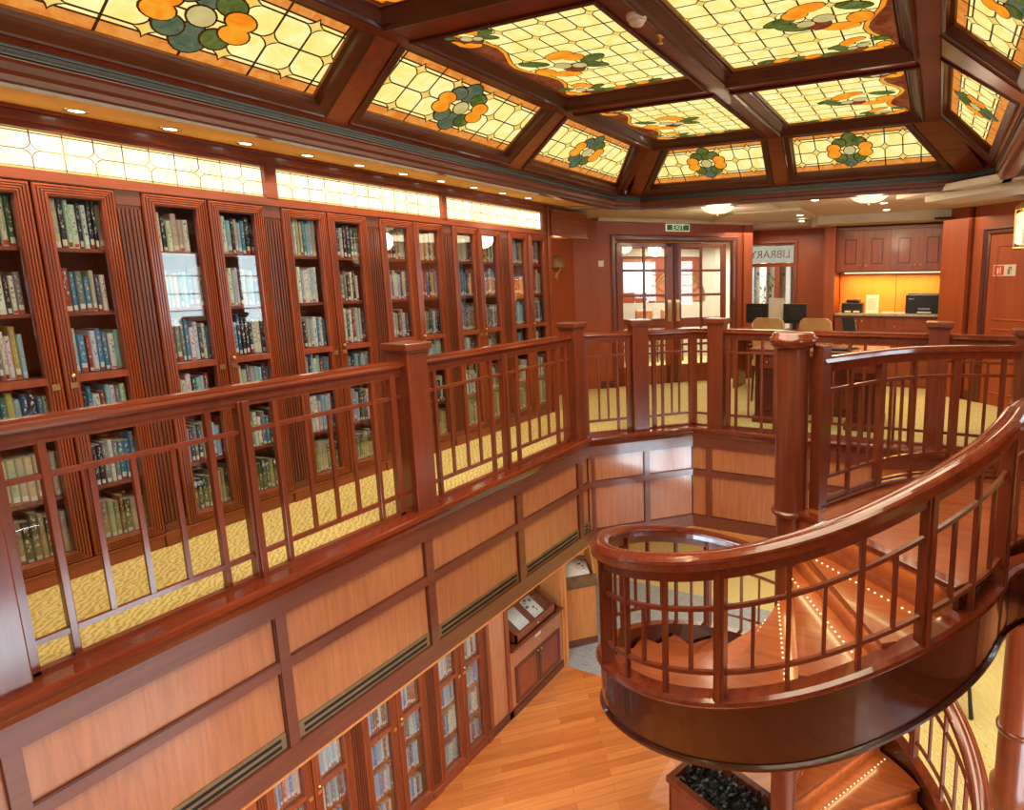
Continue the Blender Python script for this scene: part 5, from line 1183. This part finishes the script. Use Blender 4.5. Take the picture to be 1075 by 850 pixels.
# planter under the stair
t = thing('planter_box', 'dark wooden planter box of black-green foliage under the staircase', 'planter', (-1.7, 4.5, ZL))
Fp = frame3((-2.12, 4.63, ZL), (1, -.38, 0), (0, 0, 1), None)
mb = MB(); 
for (a, b, c, d) in ((0, 1.1, -.03, 0), (0, 1.1, -.5, -.47), (0, .03, -.5, 0), (1.07, 1.1, -.5, 0)): mb.obox(Fp, a, b, 0, .46, c, d)
mb.build('box', 'redX', t)
mb = MB(); pframe(mb, lambda u, v, w: Fp(u, w, v), ccw([(-.02, .02), (1.12, .02), (1.12, -.52), (-.02, -.52)]), [(0, .44), (0, .50), (.06, .50), (.06, .44)]); mb.build('rim', 'rail', t)
mb = MB(); mb.obox(Fp, .03, 1.07, .30, .36, -.47, -.03)
rnd = random.Random(9)
for i in range(700):
    p = Fp(rnd.uniform(.05, 1.05), rnd.uniform(.36, .50), rnd.uniform(-.46, -.04)); d = Vector((rnd.uniform(-1, 1), rnd.uniform(-1, 1), rnd.uniform(0, .9))).normalized() * .05; s_ = d.cross(Vector((.1, 0, 1))).normalized() * .018
    mb.add([p, p + d * .5 + s_, p + d, p + d * .5 - s_], [(0, 1, 2, 3)])
mb.build('foliage', 'darkleaf', t)
# round column lower right
t = thing('round_column', 'round red-brown column with a ring beside the lower stair flight', 'column', (.93, 6.15, ZL))
mb = MB(); mb.lathe((.93, 6.15, 0), [(.20, ZL), (.20, ZL + .25), (.16, ZL + .28), (.16, -1.2)], 32); mb.build('shaft', 'redZ', t)
mb = MB(); mb.lathe((.93, 6.15, -2.7), [(.16, -.03), (.185, -.02), (.185, .02), (.16, .03)], 32); mb.build('ring', 'rail', t)
# chair feet showing beyond the lower railing
t = thing('dining_chair', 'dark chair whose feet show on the yellow lower carpet', 'chair', (.35, 7.6, ZL))
F = frame3((.35, 7.6, ZL), (1, 0, 0), (0, 1, 0), (0, 0, 1))
mb = MB(); mb.obox(F, -.26, .26, -.26, .26, .44, .52); mb.build('seat', 'tan', t, bevel=.02)
mb = MB(); mb.obox(F, -.26, -.20, -.26, .26, .52, 1.0); mb.build('backrest', 'tan', t, bevel=.02)
for sx in (-1, 1):
    for sy in (-1, 1): mb = MB(); mb.cyl(F(sx * .23, sy * .23, .45), F(sx * .28, sy * .28, .0), .02, 8, r1=.028); mb.build('leg', 'black', t)
# ------------------------------------------------------------------ lights
def light(kind, loc, e, color=(1, .85, .65), size=.2, rot=None, spot=None, sy=None):
    l = bpy.data.lights.new(kind.lower() + '_lamp', kind); l.energy = e; l.color = color
    if kind == 'AREA': l.shape = 'RECTANGLE'; l.size = size; l.size_y = sy or size
    else: l.shadow_soft_size = size
    if kind == 'SPOT': l.spot_size = R(spot or 100); l.spot_blend = .6
    o = bpy.data.objects.new(kind.lower() + '_lamp', l); COL.objects.link(o); o.location = loc
    if rot: o.rotation_euler = rot
    return o
for (x, y, z) in spots: light('SPOT', (x, y, z - .01), 17, (1, .74, .42), .03, (0, 0, 0), 130)
light('AREA', (-1.5, 3.2, 2.93), 215, (1, .86, .62), 2.6, None, None, 4.6)
light('AREA', (-1.6, -2.0, 2.5), 70, (1, .88, .70), 3.0, None, None, 2.2)
light('POINT', (-2.58, 7.28, 2.30), 14, (1, .82, .58), .15); light('POINT', (-.76, 7.05, 2.30), 14, (1, .82, .58), .15)
light('AREA', (-.5, 8.4, 2.42), 40, (1, .78, .5), 2.0); light('AREA', (-2.6, 9.6, 2.4), 22, (1, .8, .55), 1.2)
light('AREA', (-.7, 9.95, 1.70), 24, (1, .55, .14), 1.4, None, None, .12)
light('AREA', (-3.9, 11.2, 2.3), 60, (.95, .97, 1), 1.5); light('AREA', tuple(FE(2.2, 2.4, -1.8)), 80, (1, .88, .72), 1.8)
light('AREA', (-.6, -3.6, 2.0), 12, (.72, .88, 1.0), 3.0, (R(80), 0, 0), None, 1.0)  # added cold fill behind the camera, gives the stair a bluish sheen
light('AREA', (-3.8, 3.6, -1.25), 48, (.80, .93, 1.0), .6, None, None, 4.5); light('AREA', (-2.3, 1.3, -1.25), 90, (1, .90, .76), 1.6, None, None, 2.4)  # the cool one is fill added to brighten the lower books
light('AREA', (-1.5, 8.4, -1.25), 90, (1, .86, .62), 4.0, None, None, 3.0); light('AREA', (1.6, 7.5, -1.25), 50, (1, .86, .62), 2.0)
light('POINT', tuple(lc), 10, (1, .8, .55), .12)
light('POINT', (-4.6, 6.75, 2.1), 4, (1, .6, .3), .06)
light('AREA', (.2, 4.6, -.5), 25, (1, .8, .55), 1.0)
for p, a in led_lights: 
    o = light('AREA', tuple(p), .75, (1, .84, .38), 1.0, (0, 0, R(a)), None, .02)
w = bpy.data.worlds.new('world'); SC.world = w; w.use_nodes = True
w.node_tree.nodes['Background'].inputs[0].default_value = (1, .90, .80, 1); w.node_tree.nodes['Background'].inputs[1].default_value = .16
SC.view_settings.view_transform = 'Standard'; SC.view_settings.look = 'None'; SC.view_settings.exposure = 0
SC.cycles.use_denoising = True; SC.cycles.max_bounces = 6; SC.cycles.transparent_max_bounces = 12; SC.cycles.diffuse_bounces = 3; SC.cycles.glossy_bounces = 3
SC.cycles.sample_clamp_indirect = 4; SC.cycles.caustics_reflective = False; SC.cycles.caustics_refractive = False
